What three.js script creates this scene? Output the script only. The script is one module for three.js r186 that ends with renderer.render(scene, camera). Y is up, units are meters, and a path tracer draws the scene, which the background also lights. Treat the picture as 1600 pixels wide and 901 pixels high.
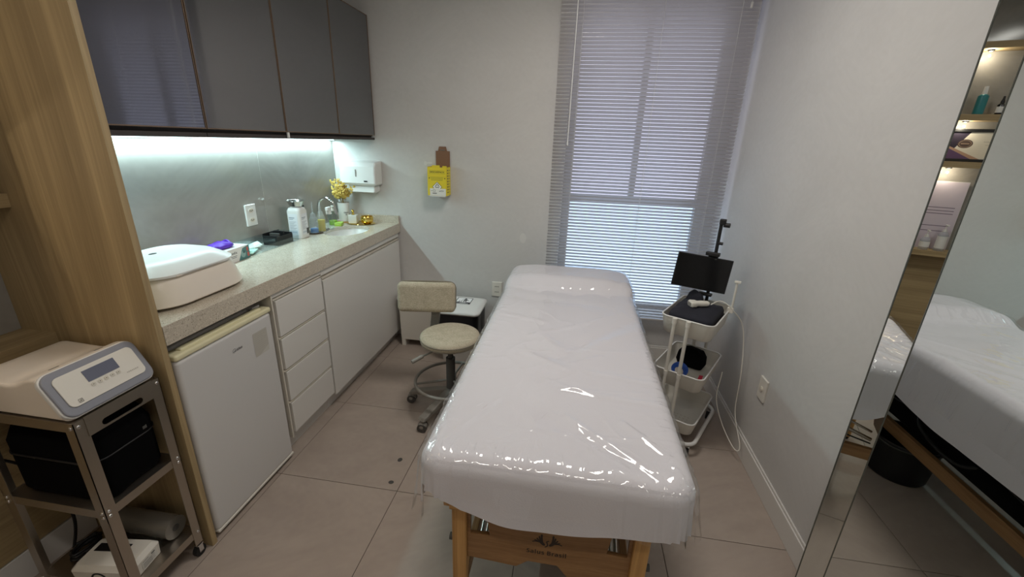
import * as THREE from 'three';
import { RoundedBoxGeometry } from 'three/addons/geometries/RoundedBoxGeometry.js';
import { mergeGeometries, toCreasedNormals } from 'three/addons/utils/BufferGeometryUtils.js';
import { RectAreaLightUniformsLib } from 'three/addons/lights/RectAreaLightUniformsLib.js';

// ------------------------------------------------------------------ camera, sky, exposure
RectAreaLightUniformsLib.init();
const scene = new THREE.Scene();
const renderer = new THREE.WebGLRenderer({ antialias: true });
renderer.toneMapping = THREE.LinearToneMapping;
renderer.toneMappingExposure = 1.0;
renderer.shadowMap.enabled = true;
const R = (d) => d * Math.PI / 180;
const camera = new THREE.PerspectiveCamera(68.73, 1600 / 901, 0.05, 60);
camera.position.set(0, 1.57, 0);
camera.rotation.set(R(-19.23), R(8.0), R(2.057), 'YXZ');
scene.add(camera);
scene.background = new THREE.Color(0.74, 0.85, 1.0);
scene.backgroundIntensity = 3.4;
const CEIL_LIGHT = 26.5, LED_LIGHT = 85, SPOT = 0.1;

// ------------------------------------------------------------------ helpers
const V = (x, y, z) => new THREE.Vector3(x, y, z);
let seed = 7;
const rnd = () => { seed = (seed * 1664525 + 1013904223) >>> 0; return seed / 4294967296; };
const rr = (a, b) => a + (b - a) * rnd();
const hash = (x, y, z) => { let h = (x * 374761393 + y * 668265263 + z * 2147483647) | 0; h = Math.imul(h ^ (h >>> 13), 1274126177); h ^= h >>> 16; return (h >>> 0) / 4294967295; };
const sm = (t) => t * t * (3 - 2 * t);
function noise(x, y, z = 0) {
  const X = Math.floor(x), Y = Math.floor(y), Z = Math.floor(z), a = sm(x - X), b = sm(y - Y), c = sm(z - Z);
  const l = (p, q, t) => p + (q - p) * t;
  const f = (k) => l(l(hash(X, Y, Z + k), hash(X + 1, Y, Z + k), a), l(hash(X, Y + 1, Z + k), hash(X + 1, Y + 1, Z + k), a), b);
  return l(f(0), f(1), c) * 2 - 1;
}
const fbm = (x, y, z = 0, o = 4) => { let s = 0, a = 0.5; for (let i = 0; i < o; i++) { s += a * noise(x, y, z + i * 7.3); x *= 2.03; y *= 2.03; a *= 0.5; } return s; };
const step = (a, b, x) => sm(Math.min(1, Math.max(0, (x - a) / (b - a))));
const used = new Map();
const numbered = (n) => { const k = used.get(n) ?? 0; used.set(n, k + 1); return k ? n + '_' + String(k).padStart(3, '0') : n; };
function thing(name, label, category, [x, y, z] = [0, 0, 0], turn = 0, group) {
  const o = new THREE.Group(); o.name = numbered(name); scene.add(o);
  o.position.set(x, y, z); o.rotation.y = turn; o.userData = { label, category };
  if (group) o.userData.group = group;
  return o;
}
function structure(name, label, category) {
  const o = new THREE.Group(); o.name = name; scene.add(o);
  o.userData = { label, category, kind: 'structure' };
  return o;
}
function part(parent, name, geo, mat, label) {
  const m = new THREE.Mesh(Array.isArray(geo) ? merge(geo) : geo, mat); m.name = name; parent.add(m);
  if (label) m.userData.label = label;
  return m;
}
function merge(list) {
  return mergeGeometries(list.map((g) => {
    const h = g.index ? g.toNonIndexed() : g.clone();
    for (const k of Object.keys(h.attributes)) if (!['position', 'normal', 'uv'].includes(k)) h.deleteAttribute(k);
    if (!h.attributes.uv) h.setAttribute('uv', new THREE.BufferAttribute(new Float32Array(h.attributes.position.count * 2), 2));
    return h;
  }));
}
// box-projected uv in metres; grain axis 'x','y' or 'z' runs along v
function muv(geo, grain = 'y', scale = 1, ou = 0, ov = 0) {
  const g = geo.index ? geo.toNonIndexed() : geo, p = g.attributes.position, n = g.attributes.normal, uv = new Float32Array(p.count * 2);
  for (let i = 0; i < p.count; i++) {
    const c = [p.getX(i), p.getY(i), p.getZ(i)], a = [Math.abs(n.getX(i)), Math.abs(n.getY(i)), Math.abs(n.getZ(i))];
    const k = a[0] > a[1] && a[0] > a[2] ? 0 : a[1] > a[2] ? 1 : 2, gi = 'xyz'.indexOf(grain);
    const ax = [0, 1, 2].filter((q) => q !== k);
    let u, v; if (ax.includes(gi)) { v = c[gi]; u = c[ax.find((q) => q !== gi)]; } else { u = c[ax[0]]; v = c[ax[1]]; }
    uv[i * 2] = u / scale + ou; uv[i * 2 + 1] = v / scale + ov;
  }
  g.setAttribute('uv', new THREE.BufferAttribute(uv, 2)); return g;
}
const box = (w, h, d, x = 0, y = 0, z = 0, r = 0, s = 2) => (r > 0 ? new RoundedBoxGeometry(w, h, d, s, Math.min(r, w / 2 - 1e-4, h / 2 - 1e-4, d / 2 - 1e-4)) : new THREE.BoxGeometry(w, h, d)).translate(x, y, z);
const span = (x0, x1, y0, y1, z0, z1, r = 0, s = 2) => box(x1 - x0, y1 - y0, z1 - z0, (x0 + x1) / 2, (y0 + y1) / 2, (z0 + z1) / 2, r, s);
const cyl = (r0, r1, h, x = 0, y = 0, z = 0, n = 24) => new THREE.CylinderGeometry(r1, r0, h, n).translate(x, y, z);   // r0 bottom, r1 top
const cylX = (r, l, x, y, z, n = 20) => new THREE.CylinderGeometry(r, r, l, n).rotateZ(Math.PI / 2).translate(x, y, z);
const cylZ = (r, l, x, y, z, n = 20) => new THREE.CylinderGeometry(r, r, l, n).rotateX(Math.PI / 2).translate(x, y, z);
const lathe = (pts, n = 32, x = 0, y = 0, z = 0) => new THREE.LatheGeometry(pts.map(([a, b]) => new THREE.Vector2(Math.max(a, 1e-4), b)), n).translate(x, y, z);
const tube = (pts, r, seg = 32, n = 10, closed = false, tension = 0.5) => new THREE.TubeGeometry(new THREE.CatmullRomCurve3(pts.map((p) => V(...p)), closed, 'catmullrom', tension), seg, r, n, closed);
function bar(a, b, r, n = 10) {
  const A = V(...a), B = V(...b), d = B.clone().sub(A), g = new THREE.CylinderGeometry(r, r, d.length(), n);
  g.applyQuaternion(new THREE.Quaternion().setFromUnitVectors(V(0, 1, 0), d.normalize()));
  return g.translate(...A.add(B).multiplyScalar(0.5).toArray());
}
const ball = (r, x, y, z, sx = 1, sy = 1, sz = 1, n = 16) => new THREE.SphereGeometry(r, n * 2, n).scale(sx, sy, sz).translate(x, y, z);
function extrude(pts, depth, bevel = 0, holes = []) {
  const s = new THREE.Shape(pts.map(([a, b]) => new THREE.Vector2(a, b)));
  for (const h of holes) s.holes.push(new THREE.Path(h.map(([a, b]) => new THREE.Vector2(a, b))));
  return new THREE.ExtrudeGeometry(s, { depth, bevelEnabled: bevel > 0, bevelThickness: bevel, bevelSize: bevel, bevelOffset: -bevel, bevelSegments: 2, curveSegments: 8 });
}
// ring of a rounded rectangle in xz
function ring(hx, hz, rc, nc, ns) {
  const out = [], r = Math.max(1e-5, Math.min(rc, hx - 1e-5, hz - 1e-5));
  const cs = [[hx - r, hz - r, 0], [-(hx - r), hz - r, 90], [-(hx - r), -(hz - r), 180], [hx - r, -(hz - r), 270]];
  for (let q = 0; q < 4; q++) {
    const [cx, cz, a0] = cs[q];
    for (let i = 0; i <= nc; i++) { const a = R(a0 + 90 * i / nc); out.push([cx + r * Math.cos(a), cz + r * Math.sin(a), Math.cos(a), Math.sin(a)]); }
    const nx = cs[(q + 1) % 4], a = R(a0 + 90), A = [cx + r * Math.cos(a), cz + r * Math.sin(a)], B = [nx[0] + r * Math.cos(a), nx[1] + r * Math.sin(a)];
    const n = q % 2 ? ns[1] : ns[0];
    for (let i = 1; i < n; i++) out.push([A[0] + (B[0] - A[0]) * i / n, A[1] + (B[1] - A[1]) * i / n, Math.cos(a), Math.sin(a)]);
  }
  return out;
}
// loft through rounded rectangles: rows of {hx, hz, rc, y, cx, cz}; fn(point, rowIndex, ringIndex, normal2) may move a vertex
function loft(rows, { nc = 6, ns = [2, 2], fn, crease = 0 } = {}) {
  const pos = [], idx = []; let n = 0;
  rows.forEach((r, j) => {
    const pts = ring(Math.max(r.hx, 2e-5), Math.max(r.hz, 2e-5), r.rc ?? 0, nc, ns); n = pts.length;
    pts.forEach(([x, z, a, b], i) => { const p = [x + (r.cx ?? 0), r.y, z + (r.cz ?? 0)]; if (fn) fn(p, j, i, [a, b], r); pos.push(...p); });
  });
  for (let j = 0; j + 1 < rows.length; j++) for (let i = 0; i < n; i++) {
    const a = j * n + i, b = j * n + (i + 1) % n, c = a + n, d = b + n; idx.push(a, c, b, b, c, d);
  }
  let g = new THREE.BufferGeometry(); g.setAttribute('position', new THREE.Float32BufferAttribute(pos, 3)); g.setIndex(idx); g.computeVertexNormals();
  if (crease) g = toCreasedNormals(g, crease);
  return g;
}
const closed = (rows) => [{ ...rows[0], hx: 0, hz: 0, rc: 0 }, ...rows, { ...rows.at(-1), hx: 0, hz: 0, rc: 0 }];

// ------------------------------------------------------------------ textures and materials
function dataTex(w, h, fn, srgb = true, rep = [1, 1]) {
  const d = new Uint8Array(w * h * 4);
  for (let y = 0; y < h; y++) for (let x = 0; x < w; x++) { const c = fn(x / w, y / h, x, y), i = (y * w + x) * 4; d[i] = c[0]; d[i + 1] = c[1]; d[i + 2] = c[2]; d[i + 3] = c[3] ?? 255; }
  const t = new THREE.DataTexture(d, w, h); t.wrapS = t.wrapT = THREE.RepeatWrapping; t.magFilter = THREE.LinearFilter; t.minFilter = THREE.LinearMipmapLinearFilter; t.generateMipmaps = true;
  if (srgb) t.colorSpace = THREE.SRGBColorSpace; t.repeat.set(...rep); t.needsUpdate = true; return t;
}
const tileN = (u, v, fu, fv, s) => { // seamless noise
  const a = 2 * Math.PI * u, b = 2 * Math.PI * v;
  return noise(Math.cos(a) * fu / 6.28 + 11 + s, Math.sin(a) * fu / 6.28 + 5 + Math.cos(b) * fv / 6.28 * 1.7, Math.sin(b) * fv / 6.28 + s);
};
const cl = (v) => Math.max(0, Math.min(255, v));
const woodFn = (base, k, band = 1) => (u, v) => {
  const w = tileN(u, v, 5, 2, 3) * 0.5;
  const b = tileN(u + w * 0.06, v, 7, 1.0, 1 + k) + 0.6 * tileN(u + w * 0.05, v, 19, 1.3, 13 + k);
  const s = band * 20 * b + 10 * tileN(u + w * 0.04, v, 48, 1.6, 2 + k) + 8 * tileN(u + w * 0.02, v, 150, 4, 5 + k) + 7 * tileN(u, v, 320, 18, 9 + k);
  return [cl(base[0] + s), cl(base[1] + s * 0.95), cl(base[2] + s * 0.8)];
};
const M = {};
const std = (o) => new THREE.MeshStandardMaterial(o), phys = (o) => new THREE.MeshPhysicalMaterial(o);
const woodTex = dataTex(512, 512, woodFn([154, 133, 97], 0, 1.1)); woodTex.repeat.set(1.25, 0.6);
M.wood = std({ map: woodTex, roughness: 0.55 });
const pineTex = dataTex(256, 512, woodFn([192, 146, 88], 4, 0.5)); pineTex.repeat.set(6, 1.5);
M.pine = std({ map: pineTex, roughness: 0.5 });
const plyTex = dataTex(256, 256, woodFn([150, 112, 72], 6, 0.3)); plyTex.repeat.set(2, 2);
M.ply = std({ map: plyTex, roughness: 0.45 });
const plasterBump = dataTex(256, 256, (u, v) => { const n = 128 + 40 * tileN(u, v, 40, 40, 1) + 50 * tileN(u, v, 110, 110, 2); return [n, n, n]; }, false);
const wallTex = dataTex(256, 256, (u, v) => { const n = 3 * tileN(u, v, 5, 5, 3) + 2 * tileN(u, v, 60, 60, 4); return [cl(208 + n), cl(206 + n), cl(203 + n)]; });
M.wall = std({ map: wallTex, roughness: 0.75, bumpMap: plasterBump, bumpScale: 0.0004 });
M.patch = std({ color: 0xdad8d4, roughness: 0.7 });
M.ceiling = std({ color: 0xe2e0dc, roughness: 0.9 });
const floorTexs = [0, 1, 2].map((k) => dataTex(256, 256, (u, v) => { const n = 5 * tileN(u, v, 4, 6, 20 + k * 7) + 4 * tileN(u, v, 18, 25, 31 + k * 5) + 3 * tileN(u, v, 90, 90, 3 + k); return [cl(172 + n), cl(158 + n), cl(147 + n * 0.9)]; }));
M.tiles = floorTexs.map((t) => phys({ map: t, roughness: 0.33 }));
M.grout = std({ color: 0x5b524a, roughness: 0.95 });
const porcTexs = [0, 1].map((k) => dataTex(512, 512, (u, v) => { const n = 7 * tileN(u, v, 4, 4, 50 + k * 9) + 5 * tileN(u, v, 11, 13, 61 + k * 5) + 3 * tileN(u, v, 60, 50, 3 + k); return [cl(150 + n), cl(146 + n), cl(140 + n * 0.9)]; }));
M.porcelain = porcTexs.map((t) => phys({ map: t, roughness: 0.12 }));
M.groutLight = std({ color: 0xe6e2da, roughness: 0.8 });
const graniteTex = dataTex(1024, 1024, (u, v, x, y) => {
  const a = hash(x >> 1, y >> 1, 1), b = hash(x >> 2, y >> 2, 2), c = hash(x, y, 3); let s = 5 * tileN(u, v, 9, 9, 2) + 22 * (a - 0.5) + 16 * (b - 0.5) + 14 * (c - 0.5), d = 0;
  const e = hash(x >> 3, y >> 3, 5); if (b > 0.97) d = -60; if (a > 0.97) d -= 35; if (b < 0.08) d = 24; if (e > 0.985) d -= 30; if (e < 0.06) d += 14;
  return [cl(198 + s + d), cl(188 + s + d), cl(172 + s + d)];
}); graniteTex.repeat.set(1.6, 1.6);
M.granite = phys({ map: graniteTex, roughness: 0.14 });
M.white = phys({ color: 0xe4e3e0, roughness: 0.35 });
M.whiteLam = phys({ color: 0xdedbd6, roughness: 0.32 });
M.whiteGap = std({ color: 0xd8d1c4, roughness: 0.6 });
M.fridge = phys({ color: 0xd3d1cf, roughness: 0.3 });
M.cream = phys({ color: 0xe0d9b4, roughness: 0.4 });
M.offWhite = phys({ color: 0xe4e0d6, roughness: 0.4 });
M.creamPlastic = phys({ color: 0xe6dccf, roughness: 0.28 });
M.darkGlass = phys({ color: new THREE.Color(0.27, 0.275, 0.29), metalness: 1, roughness: 0.05 });
M.bronze = std({ color: 0x8d7763, metalness: 0.8, roughness: 0.4 });
M.cabBody = std({ color: 0x3a3432, roughness: 0.6 });
M.black = phys({ color: 0x141416, roughness: 0.5 });
M.blackGloss = phys({ color: 0x0b0b0e, roughness: 0.12 });
M.blackFabric = phys({ color: 0x0b0b0d, roughness: 1, specularIntensity: 0.3 });
M.navyFabric = std({ color: 0x1f202b, roughness: 0.85 });
M.bag = phys({ color: 0x101014, roughness: 0.32 });
M.rubber = std({ color: 0x1c1b1b, roughness: 0.8 });
M.chrome = std({ color: 0xdadada, metalness: 1, roughness: 0.08 });
const brushTex = dataTex(256, 256, (u, v) => { const n = 128 + 60 * tileN(u, v, 6, 200, 4) + 30 * tileN(u, v, 20, 20, 8); return [n, n, n]; }, false);
M.steel = std({ color: 0xb5aca0, metalness: 1, roughness: 0.38, bumpMap: brushTex, bumpScale: 0.0003 });
M.steelBowl = std({ color: 0xc9c7c2, metalness: 1, roughness: 0.22 });
M.gold = std({ color: 0xe8c868, metalness: 1, roughness: 0.16 });
M.mirror = std({ color: 0xe6ebea, metalness: 1, roughness: 0.004 });
M.mirrorEdge = std({ color: 0x7d807a, metalness: 0.8, roughness: 0.25 });
M.greyPlastic = phys({ color: 0x8a867e, roughness: 0.5 });
M.darkGrey = std({ color: 0x4d4b48, roughness: 0.6 });
const fabTex = dataTex(256, 256, (u, v) => { const n = 8 * tileN(u, v, 9, 9, 6) + 16 * tileN(u, v, 70, 70, 7) + 16 * tileN(u, v, 190, 190, 8); return [cl(184 + n), cl(172 + n), cl(150 + n)]; }); fabTex.repeat.set(4, 4);
M.fabric = std({ map: fabTex, roughness: 0.9 });
M.piping = std({ color: 0x837a6b, roughness: 0.8 });
const sheetBump = dataTex(256, 256, (u, v) => { const n = 128 + 50 * tileN(u, v, 70, 70, 6) + 60 * tileN(u, v, 200, 200, 7); return [n, n, n]; }, false); sheetBump.repeat.set(5, 5);
M.sheet = std({ color: 0xe0dde2, roughness: 0.85, bumpMap: sheetBump, bumpScale: 0.0006 });
M.film = phys({ color: 0xffffff, roughness: 0.05, transmission: 1, thickness: 0, ior: 1.7 });
M.clear = phys({ color: 0xf4f8fa, roughness: 0.06, transmission: 1, thickness: 0, ior: 1.4 });
M.clearBottle = phys({ color: 0xeef4f6, roughness: 0.1, transmission: 1, thickness: 0, ior: 1.4 });
M.frost = phys({ color: 0xf2f6f8, roughness: 0.18, transmission: 0.85, thickness: 0, ior: 1.35 });
M.blueLiquid = phys({ color: 0x2f7fc0, roughness: 0.2 });
M.yellowLiquid = phys({ color: 0xd8c02c, roughness: 0.2 });
M.greenSoap = phys({ color: 0xa9cf4e, roughness: 0.3 });
M.teal = phys({ color: 0x2c7f84, roughness: 0.3 });
M.blueThing = phys({ color: 0x2757b8, roughness: 0.4 });
M.redThing = phys({ color: 0xc22f4c, roughness: 0.4 });
M.purple = phys({ color: 0x5a2ab4, roughness: 0.5 });
M.flower = phys({ color: 0xf2d873, roughness: 0.8, transmission: 0.25, thickness: 0 });
M.stem = std({ color: 0xa88c42, roughness: 0.8 });
M.gauze = std({ color: 0xdff0ea, roughness: 0.8 });
M.mintPack = std({ color: 0xbfe0d2, roughness: 0.7 });
M.brownCard = std({ color: 0x84634d, roughness: 0.85 });
M.yellowCard = std({ color: 0xe5cf2c, roughness: 0.6 });
M.slat = phys({ color: 0xdedbda, roughness: 0.36, metalness: 0.55 });
M.cord = std({ color: 0xeceae6, roughness: 0.7 });
M.wand = phys({ color: 0xf4f4f2, roughness: 0.15 });
M.windowFrame = std({ color: 0xb4b0ad, roughness: 0.45 });
M.pane = phys({ color: 0xd0d7de, roughness: 0.0, transmission: 1, thickness: 0 });
M.paneFilm = phys({ color: 0xc8c4c8, roughness: 0.0, transmission: 1, thickness: 0 });
M.bezel = phys({ color: 0x8d8f98, roughness: 0.35 });
M.olive = std({ color: 0x8b8a3a, roughness: 0.8 });
M.pu = std({ color: 0x8f9a8c, roughness: 0.6 });
M.glow = std({ color: 0xffffff, emissive: new THREE.Color(1.0, 0.9, 0.78), emissiveIntensity: 3, roughness: 0.6 });
M.ledGlow = std({ color: 0xffffff, emissive: new THREE.Color(0.72, 0.97, 1.0), emissiveIntensity: 6, roughness: 0.6 });
// canvas print: fn(ctx, w, h)
function print(w, h, fn, o = {}) {
  const c = document.createElement('canvas'); c.width = w; c.height = h; const x = c.getContext('2d'); x.clearRect(0, 0, w, h); fn(x, w, h);
  const t = new THREE.CanvasTexture(c); t.colorSpace = THREE.SRGBColorSpace;
  return std({ map: t, roughness: 0.5, transparent: o.alpha ?? false, alphaTest: o.alpha ? 0.4 : 0, ...(o.m ?? {}) });
}
const plane = (w, h) => new THREE.PlaneGeometry(w, h);

// ------------------------------------------------------------------ room shell
const XL = -1.815, XN = -1.865, XR = 1.0, ZF = -3.07, ZB = 1.1, YC = 2.62, YT = 0.948;
{
  const f = structure('floor', 'greige porcelain tiled floor with thin dark joints', 'floor');
  part(f, 'grout_bed', span(-2.0, 1.12, -0.08, -0.003, -3.3, ZB + 0.12), M.grout);
  const xs = [-1.9, -1.312, -0.717, -0.122, 0.473, 1.0], zs = [-3.07, -2.672, -2.07, -1.467, -0.865, -0.263, 0.34, 0.94, 1.1];
  for (let i = 0; i + 1 < xs.length; i++) for (let j = 0; j + 1 < zs.length; j++) {
    const g = muv(span(xs[i] + 0.0013, xs[i + 1] - 0.0013, -0.012, 0, zs[j] + 0.0013, zs[j + 1] - 0.0013, 0.001, 1), 'z', 1.7, rnd(), rnd());
    part(f, 'tile', g, M.tiles[(i * 2 + j) % 3]);
  }
  const d = part(f, 'dirt_spot', new THREE.SphereGeometry(0.012, 14, 8).scale(1, 0.06, 1.2).translate(-0.785, 0.0005, -1.664), M.darkGrey);
  part(f, 'dirt_spot', new THREE.SphereGeometry(0.011, 14, 8).scale(1.2, 0.06, 1).translate(-0.767, 0.0005, -1.513), M.darkGrey);
}
{
  const w = structure('wall_left', 'left wall clad in large polished grey porcelain slabs', 'wall');
  part(w, 'backing', span(-2.02, XL - 0.0012, 0, YC, -3.3, -1.09), M.groutLight);
  const nw = structure('wall_niche', 'grey slab wall behind the oak shelving', 'wall');
  part(nw, 'backing', span(-2.02, XN - 0.01, 0, YC, -1.09, ZB + 0.1), M.groutLight);
  const slab = (x, y0, y1, z0, z1, k) => part(x === XL ? w : nw, 'slab', muv(span(x - 0.012, x, y0 + 0.001, y1 - 0.001, z0 + 0.0012, z1 - 0.0012, 0.0008, 1), 'y', 1.3, rnd(), rnd()), M.porcelain[k % 2]);
  slab(XL, 0, 0.9, ZF, -2.278, 0); slab(XL, 0, 0.9, -2.278, -1.09, 1);
  slab(XL, 0.9, 1.7, ZF, -2.278, 0); slab(XL, 0.9, 1.7, -2.278, -1.09, 1);
  slab(XL, 1.7, YC, ZF, -2.278, 1); slab(XL, 1.7, YC, -2.278, -1.09, 0);
  slab(XN, 0, 0.86, -1.09, 0.1, 0); slab(XN, 0.86, 1.7, -1.09, 0.1, 1); slab(XN, 1.7, YC, -1.09, 0.1, 0);
  slab(XN, 0, 0.86, 0.1, ZB, 1); slab(XN, 0.86, 1.7, 0.1, ZB, 0); slab(XN, 1.7, YC, 0.1, ZB, 1);
}
const WX0 = -0.1, WX1 = 1.0, WY0 = 0.36, WY1 = 2.46;      // window opening
{
  const w = structure('wall_far', 'pale grey painted far wall around the window', 'wall');
  part(w, 'plaster', muv(merge([span(-2.02, WX0, 0, YC, ZF - 0.24, ZF), span(WX0, WX1, 0, WY0, ZF - 0.24, ZF), span(WX0, WX1, WY1, YC, ZF - 0.24, ZF)])), M.wall);
  // filler blobs over old screw holes
  part(w, 'filler_patch', [ball(0.013, -1.1, 1.397, ZF, 1, 1.2, 0.06), ball(0.012, -1.07, 1.4, ZF, 1.7, 0.7, 0.06)], M.patch, 'whiter filler dab beside the sharps box');
  part(w, 'filler_patch', ball(0.024, -0.364, 0.89, ZF, 1, 1.6, 0.04), M.patch, 'whiter filler dab low on the wall');
  const r = structure('wall_right', 'pale grey painted right wall', 'wall');
  part(r, 'plaster', muv(span(XR, XR + 0.12, 0, YC, ZF - 0.24, ZB + 0.1)), M.wall);
  const b = structure('wall_back', 'pale grey painted back wall', 'wall');
  part(b, 'plaster', muv(span(-2.02, XR, 0, YC, ZB, ZB + 0.12)), M.wall);
  const c = structure('ceiling', 'flat white painted ceiling', 'ceiling');
  part(c, 'plaster', span(-2.02, XR + 0.12, YC, YC + 0.1, ZF - 0.24, ZB + 0.12), M.ceiling);
  const base = (name, label, g) => { const o = structure(name, label, 'baseboard'); part(o, 'board', g, M.whiteLam); };
  base('baseboard_right', 'white baseboard along the right wall', [span(XR - 0.013, XR, 0, 0.108, ZF + 0.013, -1.31, 0.003), span(XR - 0.008, XR, 0.1, 0.122, ZF + 0.013, -1.31, 0.003)]);
  base('baseboard_far', 'white baseboard along the far wall', [span(-1.3, XR, 0, 0.108, ZF, ZF + 0.013, 0.003), span(-1.3, XR, 0.1, 0.122, ZF, ZF + 0.008, 0.003)]);
}
{
  const w = structure('window_1', 'tall grey framed window behind the blind', 'window');
  const z0 = ZF - 0.23, z1 = ZF - 0.17, F = M.windowFrame;
  part(w, 'jamb', span(WX0, WX0 + 0.06, WY0, WY1, z0, z1, 0.004), F); part(w, 'stile', span(0.86, WX1, WY0, WY1, z0, z1, 0.004), F);
  part(w, 'rail', span(WX0 + 0.06, 0.86, WY0, WY0 + 0.03, z0, z1, 0.004), F); part(w, 'rail', span(WX0 + 0.06, 0.86, WY1 - 0.05, WY1, z0, z1, 0.004), F);
  part(w, 'transom', span(WX0 + 0.06, 0.86, 1.165, 1.215, z0, z1, 0.004), F);
  part(w, 'mullion', span(0.38, 0.42, 1.215, WY1 - 0.05, z0, z1, 0.004), F);
  const zc = ZF - 0.2;
  part(w, 'pane', span(WX0 + 0.06, 0.38, 1.215, WY1 - 0.05, zc - 0.002, zc + 0.002), M.paneFilm, 'tinted upper pane');
  part(w, 'pane', span(0.42, 0.86, 1.215, WY1 - 0.05, zc - 0.002, zc + 0.002), M.paneFilm, 'tinted upper pane');
  part(w, 'pane', span(WX0 + 0.06, 0.86, WY0 + 0.03, 1.165, zc - 0.002, zc + 0.002), M.pane, 'clear lower pane');
}
// ------------------------------------------------------------------ ceiling lights
function ceilingLight(x, z, label, w, d, k) {
  const t = thing('ceiling_light', label, 'light', [x, YC, z], 0, 'ceiling panel lights'), a = w / 2, b = d / 2, e = 0.02;
  part(t, 'frame', extrude([[-a - e, -b - e], [a + e, -b - e], [a + e, b + e], [-a - e, b + e]], 0.012, 0, [[[-a, -b], [-a, b], [a, b], [a, -b]]]).rotateX(Math.PI / 2), M.white);
  part(t, 'diffuser', box(w, 0.004, d, 0, -0.004, 0), M.glow);
  const l = new THREE.RectAreaLight(new THREE.Color(1.0, 0.95, 0.89), CEIL_LIGHT * k * 0.16 / (w * d), w, d); l.position.set(0, -0.014, 0); l.rotation.x = -Math.PI / 2; l.name = 'panel_light'; t.add(l);
}
ceilingLight(-0.1, -1.75, 'square ceiling panel light above the treatment bed', 0.5, 0.5, 1.0);
ceilingLight(-0.1, 0.1, 'long narrow ceiling panel light near the back wall', 0.95, 0.14, 0.55);

// ------------------------------------------------------------------ window blind
{
  const t = thing('venetian_blind', 'grey venetian blind with closed slats covering the tall window', 'blind', [0.393, 0.352, ZF + 0.066]);
  const W = 1.145, P = 0.022, n = 96, TILT = R(44);
  // slat: thin arc section across, inner edge up
  const sec = []; for (let i = 0; i <= 6; i++) { const u = -0.0125 + 0.025 * i / 6; sec.push([u, 0.0016 * (1 - (u / 0.0125) ** 2)]); }
  const sh = [...sec, ...sec.slice().reverse().map(([u, v]) => [u, v - 0.0003])];
  let g = extrude(sh, W).translate(0, 0, -W / 2).rotateY(Math.PI / 2);          // section x -> -z, length along x
  g.rotateX(-TILT); g = toCreasedNormals(g, 0.5);
  for (let i = 0; i < n; i++) { const m = part(t, 'slat', g, M.slat); m.position.y = 0.028 + i * P; }
  part(t, 'bottom_rail', box(W, 0.016, 0.024, 0, 0.008, 0, 0.004), M.slat);
  part(t, 'head_rail', box(W, 0.028, 0.03, 0, 0.028 + n * P + 0.012, 0, 0.003), M.slat);
  for (const x of [-0.435, 0.04, 0.47]) part(t, 'ladder_cord', [bar([x, 0.01, 0.0145], [x, 0.028 + n * P, 0.0145], 0.0009, 6), bar([x, 0.01, -0.0145], [x, 0.028 + n * P, -0.0145], 0.0009, 6)], M.cord);
  part(t, 'tilt_wand', [bar([-0.475, 1.23, 0.028], [-0.472, 0.028 + n * P, 0.024], 0.0035, 8), cyl(0.005, 0.004, 0.03, -0.475, 1.22, 0.028, 8)], M.wand);
  part(t, 'pull_cord', [bar([0.515, 2.0, 0.02], [0.515, 0.028 + n * P, 0.02], 0.0012, 6), box(0.011, 0.03, 0.008, 0.515, 2.0, 0.02, 0.002)], M.cord);
}

// ------------------------------------------------------------------ built-in wooden shelving with tall side panel
{
  const t = thing('wooden_shelf_unit', 'oak veneer built-in shelving with tall side panel beside the fridge', 'shelving', [0, 0, 0]);
  const wz = (g) => muv(g, 'z', 1, rnd(), rnd());
  part(t, 'side_panel', muv(span(XN, -1.32, 0, YC, -1.09, -1.068, 0.001, 1), 'y', 1, 0.2, 0.1), M.wood);
  const XS = -1.722;
  part(t, 'divider', muv(span(XN, XS, 0.9, YC, -0.775, -0.757), 'y', 1, 0.4, 0.3), M.wood);
  part(t, 'shelf', wz(span(XN, XS, 0.86, 0.9, -1.068, 0.6, 0.001, 1)), M.wood, 'long lower shelf');
  part(t, 'shelf', wz(span(XN, XS, 1.325, 1.367, -1.068, -0.775, 0.001, 1)), M.wood);
  for (const y of [1.5, 1.81, 2.25]) part(t, 'shelf', wz(span(XN, XS, y, y + 0.04, -0.757, 0.6, 0.001, 1)), M.wood);
  part(t, 'shelf', wz(span(XN, XS, 1.81, 1.85, -1.068, -0.775, 0.001, 1)), M.wood); part(t, 'shelf', wz(span(XN, XS, 2.25, 2.29, -1.068, -0.775, 0.001, 1)), M.wood);
  part(t, 'back_panel', muv(span(XN, XN + 0.012, 0.122, 0.858, -1.066, 0.598, 0.001, 1), 'z', 1, 0.3, 0.4), M.wood);
  part(t, 'end_panel', muv(span(XN, XS, 0, YC, 0.6, 0.62), 'y'), M.wood);
  for (const [y, z] of [[1.81, -0.46], [2.25, -0.46], [1.5, -0.46], [1.81, 0.1], [2.25, 0.1]]) {
    const s = part(t, 'spotlight', cyl(0.018, 0.02, 0.008, -1.79, y - 0.004, z, 20), M.chrome);
    part(s, 'lens', cyl(0.008, 0.008, 0.002, -1.79, y - 0.009, z, 16), M.glow);
    const l = new THREE.PointLight(new THREE.Color(1, 0.86, 0.66), SPOT, 0, 2); l.position.set(-1.79, y - 0.035, z); l.shadow.radius = 0.3; l.name = 'shelf_spot'; t.add(l);
  }
}
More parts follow.
